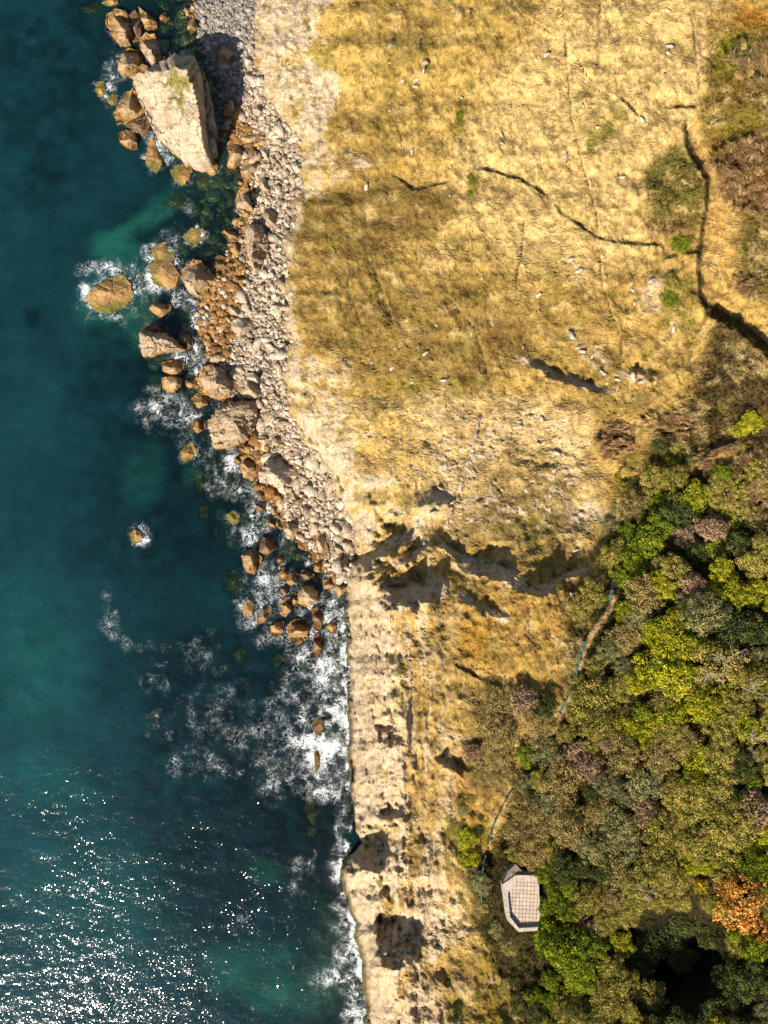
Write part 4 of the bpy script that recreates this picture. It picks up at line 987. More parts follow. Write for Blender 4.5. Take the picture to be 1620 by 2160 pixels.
def crown(seed, pal, lobes=46, per=120, lobr=(.16, .30), leaf=.06, flat=.75, twig=False, sparse=1.0):
    """unit crown (radius 1): uneven cluster of leafy lobes, gaps between"""
    r = np.random.default_rng(seed)
    C, N, S, K = [], [], [], []
    shp = 1 + .22 * np.sin(np.arange(1, 5)[:, None] * 0 + r.uniform(0, 6.28, (4, 1)))
    ph = r.uniform(0, 6.28, 4); am = r.uniform(.03, .14, 4)
    for i in range(lobes):
        a = i * 2.39996 + r.uniform(-.3, .3); q = math.sqrt((i + .5) / lobes)
        env = 1 + sum(am[k_] * math.sin((k_ + 2) * a + ph[k_]) for k_ in range(4))
        rad = q * .86 * env
        lr = r.uniform(*lobr)
        z = .42 + flat * .62 * math.sqrt(max(0, 1 - q * q * .92)) + r.normal(0, .07)
        c = np.array([math.cos(a) * rad, math.sin(a) * rad, z])
        n_ = int(per * (lr / .24) ** 2 * sparse)
        d = r.normal(size=(n_, 3)); d[:, 2] = np.abs(d[:, 2]) * 1.0 - .35; d /= np.linalg.norm(d, axis=1, keepdims=True)
        C.append(c + d * lr * r.uniform(.55, 1.08, (n_, 1)) * np.array([1, 1, .85])); 
        nn = d + r.normal(0, .55, (n_, 3)); N.append(nn / np.linalg.norm(nn, axis=1, keepdims=True))
        S.append(leaf * r.uniform(.6, 1.4, n_))
        base = alb(pal[int(r.integers(len(pal)))], 1.85) + .010
        K.append(np.tile(base, (n_, 1)) * r.uniform(.78, 1.22, (n_, 1)) * r.uniform(.85, 1.15))
    # a few leaves low inside so the crown does not float
    n_ = int(lobes * 8 * sparse)
    a = r.uniform(0, 6.28, n_); q = np.sqrt(r.random(n_)) * .8
    C.append(np.stack([np.cos(a) * q, np.sin(a) * q, r.uniform(.15, .55, n_)], 1)); nn = r.normal(size=(n_, 3)); N.append(nn / np.linalg.norm(nn, axis=1, keepdims=True))
    S.append(leaf * 1.4 * np.ones(n_)); K.append(np.tile(alb(pal[0], 1.2), (n_, 1)))
    return leaf_quads(r, np.vstack(C), np.vstack(N), np.concatenate(S), np.vstack(K), 3.4 if twig else 1.5)
def thicket(seed, pal, lean=(-.45, .35)):
    """mound of leaning stems growing in tufts"""
    r = np.random.default_rng(seed); nc = 90; per = 34; n = nc * per
    a = r.uniform(0, 6.28, nc); q = np.sqrt(r.random(nc)) * (1 + .22 * np.sin(3 * a + seed) + .1 * np.sin(7 * a))
    cx_, cy_ = np.repeat(np.cos(a) * q, per), np.repeat(np.sin(a) * q, per); q_ = np.repeat(q, per)
    base = np.stack([cx_ + r.normal(0, .045, n), cy_ + r.normal(0, .045, n), .30 * np.sqrt(np.clip(1.3 - q_ * q_, .02, 2)) * r.uniform(.3, 1.1, n)], 1)
    dj = np.repeat(r.normal(0, .28, (nc, 2)), per, 0)
    d = np.stack([lean[0] + dj[:, 0] + r.normal(0, .25, n), lean[1] + dj[:, 1] + r.normal(0, .25, n), r.uniform(.1, .6, n)], 1); d /= np.linalg.norm(d, axis=1, keepdims=True)
    L = r.uniform(.10, .26, n)[:, None]; w = np.cross(d, [0, 0, 1.0]); w /= np.linalg.norm(w, axis=1, keepdims=True); w = w * r.uniform(.006, .016, (n, 1))
    P = np.stack([base - w, base + w, base + d * L + w * .3, base + d * L - w * .3], 1).reshape(-1, 3)
    kc = np.repeat(r.integers(len(pal), size=nc), per)
    k_ = np.array([alb(pal[i], 1.35) for i in kc]) * r.uniform(.6, 1.35, (n, 1))
    return P, np.arange(4 * n).reshape(n, 4), np.repeat(k_, 4, 0)
KIND = {
 'G':  ('broadleaf_tree', 'deep green leafy tree', [(114, 126, 22), (100, 114, 20), (138, 140, 26), (90, 102, 22)], dict(lobes=60, per=110, lobr=(.13, .24), leaf=.055)),
 'Y':  ('broadleaf_tree', 'bright yellow green leafy tree', [(158, 152, 26), (140, 142, 28), (172, 158, 34), (122, 126, 26)], dict(lobes=64, per=110, lobr=(.12, .22), leaf=.055)),
 'O':  ('scrub_tree', 'olive scrub tree', [(142, 134, 56), (158, 142, 62), (122, 118, 50), (168, 148, 74)], dict(lobes=74, per=130, lobr=(.10, .22), leaf=.042)),
 'B':  ('scrub_tree', 'grey brown scrub tree', [(158, 136, 80), (144, 126, 72), (128, 116, 60), (170, 146, 92)], dict(lobes=84, per=120, lobr=(.09, .19), leaf=.038)),
 'W':  ('scrub_tree', 'grey green scrub tree', [(132, 126, 78), (114, 114, 68), (146, 138, 88)], dict(lobes=76, per=130, lobr=(.10, .21), leaf=.042)),
 'P':  ('bare_shrub', 'pinkish brown leafless shrub', [(140, 112, 84), (124, 100, 76), (152, 126, 92)], dict(lobes=40, per=70, lobr=(.2, .32), leaf=.06, twig=True, sparse=.8)),
 'D':  ('dark_tree', 'dark green tree', [(72, 78, 34), (60, 68, 30), (86, 88, 38)], dict(lobes=54, per=100, lobr=(.14, .24), leaf=.055)),
 'A':  ('autumn_tree', 'orange autumn tree', [(198, 142, 62), (180, 122, 44), (208, 158, 84), (150, 112, 50)], dict(lobes=66, per=90, lobr=(.10, .18), leaf=.05)),
 'L':  ('broadleaf_tree', 'yellow leafed small tree', [(186, 160, 34), (150, 136, 30)], dict(lobes=26, per=60, lobr=(.12, .2), leaf=.07)),
}
PROT = {}
LIMB = []
for i in range(4):
    r = np.random.default_rng(90 + i); V, F = limbs(r, .95, 1.0)
    LIMB.append(mesh_from('trunk', V, F, M_BARK, np.tile(alb((96, 80, 62)), (len(V), 1))))
for kx, (nm, _, pal, kw) in KIND.items():
    PROT[kx] = []
    for s in range(4):
        V, F, C = crown(hash(kx) % 1 + ord(kx) * 7 + s, pal, **kw)
        PROT[kx].append(mesh_from('crown', V, F, M_LEAF, C))
THK = [mesh_from('stems', *(lambda t: (t[0], t[1], M_LEAF, t[2]))(thicket(200 + i, p, l))) for i, (p, l) in enumerate([
    ([(170, 132, 92), (146, 110, 74), (196, 160, 112), (120, 92, 58), (132, 116, 60)], (-.5, .35)), ([(186, 150, 100), (160, 128, 84), (204, 170, 112), (120, 112, 60)], (-.6, .3)), ([(164, 124, 86), (138, 104, 70), (184, 146, 104), (112, 92, 56)], (-.5, .5))])]
def place_ground(u, v, up):
    """foot of something whose middle, `up` metres above the ground, appears at image pixel (u, v)"""
    h = float(hz(u, v)); x, y = at(u, v, h + up)
    g = ground_at(x, y); x, y = at(u, v, g + up); return x, y, ground_at(x, y)
def tree(kx, u, v, rpx, label=None, group=None, hscale=1.0, sink=.25):
    nm, base, pal, kw = KIND[kx]
    R = rpx * 1.12 * (EYE - float(hz(u, v)) - 4) / FOC
    up = R * .8 * hscale
    x, y, z = place_ground(u, v, up)
    e = bpy.data.objects.new(nm, None); COL.objects.link(e); e.empty_display_size = .3
    e.location = (x, y, z - R * sink); e.rotation_euler.z = RNG.uniform(0, 6.28); e.scale = (R * RNG.uniform(.85, 1.15), R * RNG.uniform(.8, 1.15), R * hscale)
    link('crown', PROT[kx][int(RNG.integers(4))], e); link('trunk', LIMB[int(RNG.integers(4))], e)
    tag(e, label, 'tree' if 'tree' in nm else 'shrub', group)
    return e
def area(u, v):
    if math.hypot(u - 1100, v - 1900) < 118: return 'close to the paved stone lookout'
    for P, w in PATHS[1:]:
        if min(math.hypot(u - a, v - b) for a, b in P) < 62: return 'beside the path along the green fence'
    if math.hypot(u - 1420, v - 2010) < 135: return 'at the rim of the dark hollow in the wood'
    if u > 1555: return 'along the right edge of the wood'
    if v < 1190: return 'at the upper end of the wood'
    if v > 2040: return 'along the bottom edge of the wood'
    if u < 1230: return 'on the seaward side of the wood'
    if v < 1560: return 'in the upper middle of the wood'
    return 'in the lower middle of the wood'
TREES = [('G', 1372, 1150, 44), ('G', 1345, 1195, 34), ('G', 1405, 1105, 34), ('O', 1432, 1205, 36), ('Y', 1535, 1215, 34), ('Y', 1560, 1252, 36), ('B', 1362, 1262, 44), ('P', 1472, 1238, 30), ('W', 1500, 1300, 50), ('W', 1455, 1275, 28),
  ('Y', 1412, 1335, 40), ('Y', 1450, 1372, 40), ('Y', 1380, 1415, 46), ('Y', 1438, 1436, 46), ('Y', 1350, 1440, 30), ('B', 1320, 1350, 38), ('W', 1288, 1375, 28), ('O', 1262, 1480, 54), ('O', 1310, 1450, 34), ('O', 1225, 1450, 30), ('O', 1540, 1405, 56), ('D', 1602, 1330, 42), ('B', 1412, 1478, 34), ('Y', 1420, 1515, 36),
  ('Y', 1500, 1492, 44), ('O', 1560, 1500, 40), ('O', 1602, 1190, 34), ('D', 1565, 1150, 34), ('B', 1608, 1100, 34), ('Y', 1478, 1050, 38), ('P', 1510, 1115, 34), ('P', 1450, 1135, 26), ('B', 1340, 1068, 34), ('O', 1385, 1012, 36), ('O', 1430, 1010, 34), ('O', 1300, 1180, 34), ('O', 1270, 1195, 26), ('D', 1440, 1085, 40),
  ('O', 1270, 1535, 44), ('P', 1290, 1562, 32), ('Y', 1398, 1525, 36), ('O', 1425, 1552, 36), ('B', 1322, 1598, 44), ('B', 1400, 1600, 42), ('W', 1370, 1660, 46), ('Y', 1482, 1610, 38), ('O', 1530, 1545, 42), ('Y', 1590, 1545, 40), ('B', 1452, 1572, 34), ('W', 1160, 1590, 40), ('G', 1112, 1596, 26), ('B', 1190, 1660, 48), ('P', 1245, 1622, 30),
  ('B', 1112, 1712, 40), ('B', 1110, 1765, 48), ('B', 1132, 1812, 38), ('B', 1205, 1760, 44), ('B', 1262, 1722, 36), ('W', 1252, 1790, 42), ('W', 1312, 1748, 40), ('W', 1335, 1795, 42), ('O', 1400, 1765, 46), ('P', 1370, 1715, 30), ('O', 1470, 1700, 44), ('Y', 1470, 1660, 30), ('O', 1530, 1682, 44), ('O', 1560, 1745, 52), ('P', 1604, 1715, 44), ('O', 1480, 1785, 44),
  ('O', 1545, 1815, 42), ('G', 1602, 1832, 36), ('O', 1392, 1842, 48), ('B', 1300, 1842, 40), ('O', 1432, 1862, 34), ('G', 1175, 1885, 24), ('D', 1190, 1835, 32), ('O', 1240, 1905, 34), ('B', 1295, 1900, 36), ('D', 1280, 1842, 30), ('O', 1350, 1892, 38), ('O', 1400, 1900, 30), ('O', 1288, 1948, 34), ('P', 1258, 1965, 26), ('O', 1332, 1930, 32),
  ('G', 1190, 2012, 58), ('G', 1160, 1985, 36), ('G', 1232, 2058, 44), ('Y', 1215, 2085, 34), ('G', 1250, 2000, 36), ('L', 1482, 1875, 20), ('A', 1582, 1925, 58), ('A', 1545, 1880, 30), ('A', 1610, 1978, 34), ('O', 1320, 2092, 44), ('O', 1375, 2112, 40), ('O', 1290, 2135, 40), ('D', 1470, 2085, 36), ('D', 1545, 2055, 40), ('O', 1500, 2110, 26), ('D', 1600, 2080, 40), ('D', 1420, 2140, 40), ('D', 1550, 2130, 44), ('D', 1420, 1985, 40), ('D', 1370, 2010, 44), ('D', 1460, 1950, 40), ('D', 1450, 2030, 34), ('D', 1350, 2060, 30), ('D', 1505, 1980, 34), ('D', 1510, 2045, 30), ('G', 1600, 2010, 34),
  ('B', 1056, 1492, 40), ('B', 1048, 1545, 42), ('B', 1052, 1592, 36), ('P', 1110, 1482, 32), ('B', 1132, 1530, 34), ('D', 1150, 1498, 24), ('B', 1022, 1620, 34), ('B', 1060, 1640, 30), ('P', 1000, 1590, 22), ('Y', 985, 1775, 24), ('Y', 990, 1812, 24), ('O', 965, 1750, 22), ('W', 1014, 1868, 24), ('B', 1012, 1915, 22), ('W', 1052, 1965, 22), ('B', 1075, 2000, 22), ('W', 1110, 1660, 22),
  ('O', 1250, 1255, 34), ('O', 1225, 1285, 28), ('W', 1350, 1310, 28), ('D', 1550, 1330, 44), ('D', 1575, 1620, 36), ('O', 1530, 1605, 40), ('D', 1260, 1680, 26), ('O', 1430, 1700, 34), ('O', 1440, 1740, 34), ('W', 1290, 1660, 34), ('W', 1160, 1700, 34), ('G', 1520, 1160, 26), ('D', 1480, 1170, 30), ('O', 1600, 1440, 40), ('O', 1480, 1440, 34), ('B', 1150, 1750, 30), ('O', 1570, 1040, 26), ('O', 1520, 1030, 28)]
SPECIAL = {(1190, 2012): 'broad deep green tree just below the paved stone lookout', (1582, 1925): 'large orange autumn tree by the right edge, beside the dark hollow', (1482, 1875): 'small tree with sparse bright yellow leaves above the dark hollow',
  (1472, 1238): 'pinkish grey leafless shrub alone among green trees near the dark gap', (1372, 1150): 'largest deep green tree at the seaward top corner of the wood', (1535, 1215): 'bright yellow green tree below the upper right brambles',
  (1110, 1765): 'big grey brown scrub tree just above the paved stone lookout', (1500, 1300): 'grey green domed tree under the leafless pinkish shrub', (1604, 1715): 'pinkish leafless tree at the right edge of the lower wood', (1540, 1405): 'olive tree with white dead branches showing in it'}
# fill the gaps of the wood with more of the same
wood = [(1330, 1010), (1640, 985), (1680, 2200), (1130, 2200), (1120, 2080), (1150, 1960), (1140, 1850), (1075, 1840), (1070, 1700), (1180, 1560), (1215, 1430), (1280, 1300), (1290, 1150)]
WOODM = inpoly(wood, 0)
look = inpoly([(1050, 1825), (1150, 1825), (1150, 1975), (1050, 1975)], 0)
for _ in range(4000):
    u, v = RNG.uniform(1060, 1680), RNG.uniform(980, 2200)
    if gsamp(WOODM, u, v) < .5 or gsamp(look, u, v) > .5 or (math.hypot(u - 1420, v - 2010) < 95): continue
    if any(min(math.hypot(u - a, v - b) for a, b in P) < 26 for P, w in PATHS[1:]): continue
    rr = RNG.uniform(20, 30)
    if min(math.hypot(u - t[1], v - t[2]) - .68 * t[3] for t in TREES) < rr * .62: continue
    near_ = min(TREES, key=lambda t: math.hypot(u - t[1], v - t[2]))
    kx = near_[0] if RNG.random() < .45 and near_[0] not in 'LA' else str(RNG.choice(list('OOYWYGOGDO')))
    TREES.append((kx, u, v, rr))
for kx, u, v, rr in TREES:
    lb = SPECIAL.get((u, v))
    hs = .62 if kx == 'D' and math.hypot(u - 1420, v - 2010) < 130 else float(RNG.uniform(.85, 1.25))
    if u < 1090 and kx in 'BPWYO': hs *= .75
    if lb: tree(kx, u, v, rr, lb, None, hs)
    else:
        a_ = area(u, v) if u > 1085 or v > 1820 else 'on the open slope seaward of the fence'
        tree(kx, u, v, rr, KIND[kx][1] + ' ' + a_, KIND[kx][1] + 's ' + a_, hs)
# leaning bramble and reed thickets by the upper right edge
def thk(i, u, v, ru, rv, label, rot=0, hh=.9):
    R = ru * (EYE - float(hz(u, v))) / FOC
    x, y, z = place_ground(u, v, .6)
    o = link('bramble_thicket', THK[i], loc=(x, y, z - .15)); o.scale = (R, R * rv / ru, R * hh); o.rotation_euler.z = rot
    tag(o, label, 'thicket')
thk(1, 1598, 132, 56, 52, 'pale straw coloured thicket of leaning stems at the upper right edge')
thk(0, 1585, 345, 68, 58, 'large reddish brown thicket of leaning stems on the right edge, largest of its kind', .2)
thk(2, 1560, 395, 46, 34, 'reddish brown thicket just below the largest thicket on the right edge', -.2)
thk(0, 1620, 440, 50, 36, 'reddish thicket cut by the right edge above the green hollow')
thk(2, 1590, 600, 46, 18, 'low purplish brown thicket at the right edge below the green hollow', 0, .5)
thk(0, 1590, 990, 50, 40, 'brown thicket of arching stems by the green mesh at the right edge', .3)
thk(0, 1600, 1060, 46, 40, 'brown thicket at the right edge just above the wood', .1)
thk(2, 1510, 965, 46, 20, 'low pinkish brown thicket under the upper green mesh fence', .2, .6)
thk(2, 1300, 945, 44, 22, 'dark brown mound thicket above the pale stony slope, lower of a pair', 0, .5)
thk(2, 1310, 905, 40, 14, 'dark brown mound thicket above the pale stony slope, upper of a pair', 0, .5)
thk(0, 1440, 895, 60, 22, 'long brown mound thicket on the dark heath, middle right', 0, .4)

# dead white branches standing out of the wood
def dead(u, v, s, label, seed):
    r = np.random.default_rng(seed); V, F = [], []; off = 0
    def tube(p, q, a, b):
        nonlocal off
        d = q - p; d = d / np.linalg.norm(d); x = np.cross(d, [.3, .2, .9]); x /= np.linalg.norm(x); y = np.cross(d, x); th = np.arange(5) / 5 * 6.283
        ring = np.cos(th)[:, None] * x + np.sin(th)[:, None] * y
        V.append(p + ring * a * .8); V.append(q + ring * b * .8); i = np.arange(5); j = np.roll(i, -1); F.append(np.stack([off + i, off + j, off + 5 + j, off + 5 + i], 1)); off += 10
    def grow(p, d, l, w, lev):
        q = p + d * l; tube(p, q, w, w * .7)
        if lev == 0: return
        for _ in range(3 if lev > 1 else 2):
            n = d + r.normal(0, .7, 3) * np.array([1, 1, .5]); n /= np.linalg.norm(n); grow(q, n, l * r.uniform(.6, .85), w * .66, lev - 1)
    grow(np.array([0, 0, 0.]), np.array([0, 0, 1.]), s * .55, .10, 1) if False else None
    tube(np.array([0, 0, 0.]), np.array([.1, 0, s * 1.3]), .16, .11)
    for i in range(4):
        a = r.uniform(0, 6.28); d = np.array([math.cos(a), math.sin(a), r.uniform(.2, .8)]); grow(np.array([.1, 0, s * (1.0 + .08 * i)]), d / np.linalg.norm(d), s * r.uniform(.2, .42), .06, 3)
    zt = 5.6 - s * .5; x, y, z = place_ground(u, v, zt + s * 1.3); z += zt - s * .3
    V = np.vstack(V)
    o = link('dead_tree', mesh_from('dead_tree', V, np.vstack(F), M_BARK, np.tile(alb((186, 168, 150)), (len(V), 1))), loc=(x, y, z - .2))
    tag(o, label, 'dead tree')
dead(1540, 1395, 3.6, 'bare white dead tree with spread branches, upper of those in the wood', 1)
dead(1600, 1465, 2.6, 'bare white dead tree at the right edge, middle of the wood', 2)
dead(1598, 1572, 3.2, 'bare white dead tree at the right edge, lower of the two there', 3)
dead(1500, 1420, 2.4, 'small bare white dead tree left of the upper one', 4)
dead(1362, 1885, 2.2, 'small bare white dead tree above the dark hollow', 5)
# small bushes on the open slope and the southern cliff
BUSH = [('G', 994, 372, 9, 'round green bush on the branching track in the upper middle'), ('G', 995, 408, 9, 'second green bush, just below the round one on the branching track'), ('G', 972, 243, 11, 'lone green bush on the upper grass'), ('G', 1440, 512, 18, 'flat green gorse bush left of the boundary bank'), ('O', 1420, 592, 20, 'upper gorse bush of the pair by the boundary bank'), ('G', 1418, 625, 20, 'lower gorse bush of the pair by the boundary bank'), ('O', 1460, 588, 16, 0), ('O', 1405, 680, 12, 0), ('O', 1440, 660, 12, 0), ('O', 1460, 678, 10, 0), ('Y', 1590, 890, 24, 'yellow flowering gorse above the green mesh at the right edge'), ('Y', 1565, 905, 18, 0),
  ('O', 1250, 300, 12, 0), ('G', 1247, 312, 8, 0), ('O', 1285, 262, 16, 0), ('O', 715, 1012, 10, 0), ('G', 722, 1030, 10, 0), ('O', 640, 800, 7, 0), ('O', 655, 930, 9, 0), ('O', 665, 840, 6, 0), ('O', 600, 265, 6, 0), ('O', 625, 240, 6, 0), ('O', 615, 205, 7, 0), ('O', 650, 60, 6, 0), ('O', 590, 160, 6, 0), ('G', 763, 1320, 6, 0), ('G', 788, 1340, 6, 0), ('G', 764, 1300, 5, 0), ('O', 775, 1385, 5, 0), ('O', 840, 1420, 10, 0), ('O', 850, 1440, 10, 0), ('D', 822, 1500, 9, 0), ('O', 830, 1520, 10, 0), ('O', 800, 1860, 9, 'dark bush right of the grey cliff face'), ('O', 786, 1870, 8, 0), ('O', 818, 1928, 8, 0), ('D', 950, 2080, 12, 0), ('D', 965, 2140, 14, 0), ('O', 1010, 2100, 10, 0), ('O', 900, 1500, 8, 0), ('O', 925, 1430, 9, 0), ('O', 790, 1480, 8, 0), ('O', 1090, 1110, 9, 0), ('D', 1330, 1020, 16, 0), ('Y', 1310, 1010, 16, 0), ('D', 1395, 940, 18, 0), ('O', 1430, 945, 16, 0), ('G', 1420, 975, 16, 0), ('D', 1470, 965, 18, 0), ('W', 1290, 1110, 20, 0), ('W', 1300, 1075, 14, 0), ('D', 1010, 1755, 14, 0), ('D', 880, 1360, 6, 0)]
for kx, u, v, rr, lb in BUSH:
    if lb: e = tree(kx, u, v, rr, lb, None, .8, .35)
    elif u < 960: e = tree(kx, u, v, rr, 'small bush clinging to the pale rock near the cliff', 'small bushes on the cliffs', .7, .35)
    elif v < 760: e = tree(kx, u, v, rr, 'low bush in the straw grass left of the boundary bank', 'low bushes in the upper right grass', .8, .35)
    else: e = tree(kx, u, v, rr, 'low bush on the open ground between the stony slope and the wood', 'low bushes above the wood', .8, .35)
    e['category'] = 'bush'; e.name = 'bush'

fringe = inpoly([(1190, 1225), (1285, 1250), (1215, 1410), (1150, 1490), (1120, 1460), (1180, 1380)], 0) + inpoly([(945, 1640), (1040, 1670), (1010, 1800), (985, 1990), (950, 1900), (940, 1760)], 0) + inpoly([(1330, 960), (1480, 960), (1470, 1020), (1330, 1040), (1260, 1160)], 0) + inpoly([(1010, 1990), (1110, 2080), (1120, 2180), (1060, 2180)], 0)
k_n = 0
while k_n < 60:
    u, v = RNG.uniform(930, 1490), RNG.uniform(950, 2190)
    if gsamp(fringe, u, v) < .5 or RNG.random() < .15: continue
    e = tree(str(RNG.choice(list('BOWBOD'))), u, v, RNG.uniform(6, 13), 'low scrub bush in the loose fringe between grass and wood', 'scrub bushes of the wood fringe', .7, .4); e['category'] = 'bush'; e.name = 'bush'; k_n += 1
# ------------------------------------------------------------------ grass and heath blades
def blades(name, n, prob, L, W, lift, swirl, dark=1.0, spread=.5):
    u = RNG.uniform(-60, 1690, n * 6); v = RNG.uniform(-60, 2230, n * 6)
    ok = RNG.random(n * 6) < gsamp(prob, u, v)
    u, v = u[ok][:n], v[ok][:n]; m = len(u)
    h = hz(u, v); x, y = at(u, v, h)
    ang = -1.15 + 2.2 * fbm(x / 14, y / 14, 71, 3) + .9 * fbm(x / 4, y / 4, 72, 2) * swirl + RNG.normal(0, spread, m)
    l = L * RNG.uniform(.5, 1.3, m); w = W * RNG.uniform(.6, 1.4, m)
    d = np.stack([np.cos(ang), np.sin(ang)], 1); nrm = np.stack([-d[:, 1], d[:, 0]], 1)
    z1 = lift * RNG.uniform(.4, 1.3, m)
    p0 = np.stack([x, y], 1)
    V = np.zeros((m, 3, 3))
    V[:, 0, :2] = p0 - nrm * w[:, None]; V[:, 1, :2] = p0 + nrm * w[:, None]; V[:, 2, :2] = p0 + d * l[:, None]
    V[:, 0, 2] = h - .03; V[:, 1, 2] = h - .03 + w * .6
    xe, ye = V[:, 2, 0], V[:, 2, 1]
    he = h.copy()
    for _ in range(3): k_ = (EYE - he) / FOC; he = hz(xe / k_ + 810, 1080 - ye / k_)
    V[:, 2, 2] = np.clip(he, h - 1, h + 1) + z1
    c = gsamp(A, u, v) * (dark * RNG.uniform(.82, 1.25, m) * (1 + .28 * fbm(x / 1.6, y / 1.6, 73, 2)))[:, None]
    me = mesh_from(name, V.reshape(-1, 3), np.arange(3 * m).reshape(m, 3), M_GRASS, np.repeat(np.clip(c, 0, .9), 3, 0))
    return tag(link(name, me), kind='stuff')
open_ = (1 - np.clip(1.6 * blur(TRK, 5), 0, 1)) * landm * (SHORE > 4) * (1 - SCREE) * (1 - PATH) * np.clip(1 - 1.15 * ROCK, 0, 1)
heath = np.clip(zone([(1490, 670), (1620, 750), (1900, 800), (1900, 930), (1480, 960), (1340, 1000), (1400, 880), (1480, 760)], 16, 22) + zone([(1352, 350), (1440, 295), (1490, 385), (1484, 475), (1440, 500), (1380, 480)], 12, 16)
      + zone([(1502, 40), (1900, 0), (1900, 640), (1570, 630), (1560, 480), (1500, 300), (1478, 250)], 12, 24) + zone([(1240, 1230), (1290, 1250), (1210, 1400), (1190, 1330)], 10, 16), 0, 1)
blades('dry_grass', 150000, open_ * (1 - heath) * (1 - edge_trees) * np.clip(.75 + .9 * NO(28, 99), .15, 1), .8, .065, .22, 1.0, 1.2)
blades('heath', 60000, open_ * np.clip(heath + edge_trees * .6, 0, 1), .42, .10, .42, 2.0, .95, 1.6)

tuft = open_ * (1 - heath) * (1 - edge_trees) * np.clip(4.0 * fbm(GU / 5.5, GV / 8, 121, 2) - 1.15 + .8 * NO(60, 122), 0, 1)
blades('tussocks', 26000, tuft, .34, .09, .5, 2.0, .62, 1.8)  # dark olive tufts, colour lowered to paint shadow dots into the turf

# ------------------------------------------------------------------ the paved stone lookout
Z5 = lambda s: [(960 + float(a.split(',')[0]) / 4.05, 1760 + float(a.split(',')[1]) / 4.05) for a in s.split()]
lu, lv = 1103, 1902
lh = float(np.median(hz(np.array([1066, 1080, 1100, 1120, 1135]), np.array([1880, 1910, 1940, 1890, 1900])))) + 1.3
inner = [(at(u, v, lh)) for u, v in Z5('520,382 697,374 716,440 730,690 704,778 540,786 465,692 446,488')]
top = lh + .42
outer = [(at(u, v, top)) for u, v in Z5('518,346 704,350 0,0 0,0 702,818 540,830 440,722 400,430')]
def smooth_in(P, z): return [(x, y, z) for x, y in P]
e = bpy.data.objects.new('stone_lookout', None); COL.objects.link(e)
cx, cy = at(lu, lv, lh); e.location = (cx, cy, lh - 2.5)
tag(e, 'paved stone lookout with a low parapet at the seaward edge of the wood', 'lookout')
def sub(name, V, F, mat, cols=None):
    V = np.array(V, float) - np.array([cx, cy, lh - 2.5]); return link(name, mesh_from(name, V, F, mat, cols), e)
def mat_pave():
    t = NT('stone_paving_slabs'); tc = t.n('ShaderNodeTexCoord').outputs['Object']
    rot = t.n('ShaderNodeMapping', Vector=tc); rot.inputs['Rotation'].default_value = (0, 0, .05)
    b = t.n('ShaderNodeTexBrick', _offset=0.0, _squash=1.0, Vector=rot.outputs[0]); b.inputs['Scale'].default_value = 1.0
    b.inputs['Brick Width'].default_value = .57; b.inputs['Row Height'].default_value = .62; b.inputs['Mortar Size'].default_value = .05; b.inputs['Mortar Smooth'].default_value = .4
    b.inputs['Color1'].default_value = (*alb((228, 208, 188)), 1); b.inputs['Color2'].default_value = (*alb((210, 188, 166)), 1); b.inputs['Mortar'].default_value = (*alb((130, 106, 74)), 1)
    f = t.math('MULTIPLY', gray(t, t.noise(tc, 1.4, 5, .7), .72, 1.12), gray(t, t.noise(tc, 8, 3, .6), .88, 1.08))
    return t.out(t.principled(mulcol(t, b.outputs[0], f), .9, None, .1))
M_PAVE = mat_pave(); M_WALLS = mat_plain('old_parapet_stone', alb((214, 196, 176)), .6, 1.15, 1.6)
n8 = len(inner)
sub('paved_floor', [(x, y, lh) for x, y in inner] + [(x, y, lh - .5) for x, y in inner], [list(range(n8))] + [[i, (i + 1) % n8, n8 + (i + 1) % n8, n8 + i] for i in range(n8)], M_PAVE)
def wallseg(name, a, b, a2, b2, z0, z1, mat=M_WALLS):
    """a,b inner edge; a2,b2 outer edge, as plan points"""
    q = [a, b, b2, a2]
    V = [(x, y, z0) for x, y in q] + [(x, y, z1) for x, y in q]
    return sub(name, V, [[4, 5, 6, 7], [0, 1, 5, 4], [1, 2, 6, 5], [2, 3, 7, 6], [3, 0, 4, 7]], mat)
def inner_top(i):   # the inside edge of the parapet seen at its top
    x, y = inner[i]; return x, y
order = [(0, 1, 'parapet'), (7, 0, 'parapet'), (6, 7, 'parapet'), (5, 6, 'parapet'), (4, 5, 'parapet')]
for i, j, nm in order:
    wallseg(nm, inner[i], inner[j], outer[i], outer[j], lh - 2.6, top + .004 * i)
# coping stones along the parapet
r = np.random.default_rng(5)
for i, j, nm in order:
    a, b, a2, b2 = map(np.array, (inner[i], inner[j], outer[i], outer[j])); L = np.hypot(*(b2 - a2)); n = max(2, int(L / 1.0)); V, F = [], []
    for k_ in range(n):
        t0, t1 = k_ / n + .012, (k_ + 1) / n - .012; q = [a + (b - a) * t0, a + (b - a) * t1, a2 + (b2 - a2) * t1, a2 + (b2 - a2) * t0]; m_ = sum(q) / 4
        q = [m_ + (p - m_) * np.array([1.03, 1.03]) for p in q]; z = top + .02 + .03 * r.random(); o_ = len(V)
        V += [(*p, z) for p in q] + [(*p, z + .09) for p in q]; F += [[o_ + 4, o_ + 5, o_ + 6, o_ + 7]] + [[o_ + c_, o_ + (c_ + 1) % 4, o_ + 4 + (c_ + 1) % 4, o_ + 4 + c_] for c_ in range(4)]
    sub('coping', V, F, M_WALLS)
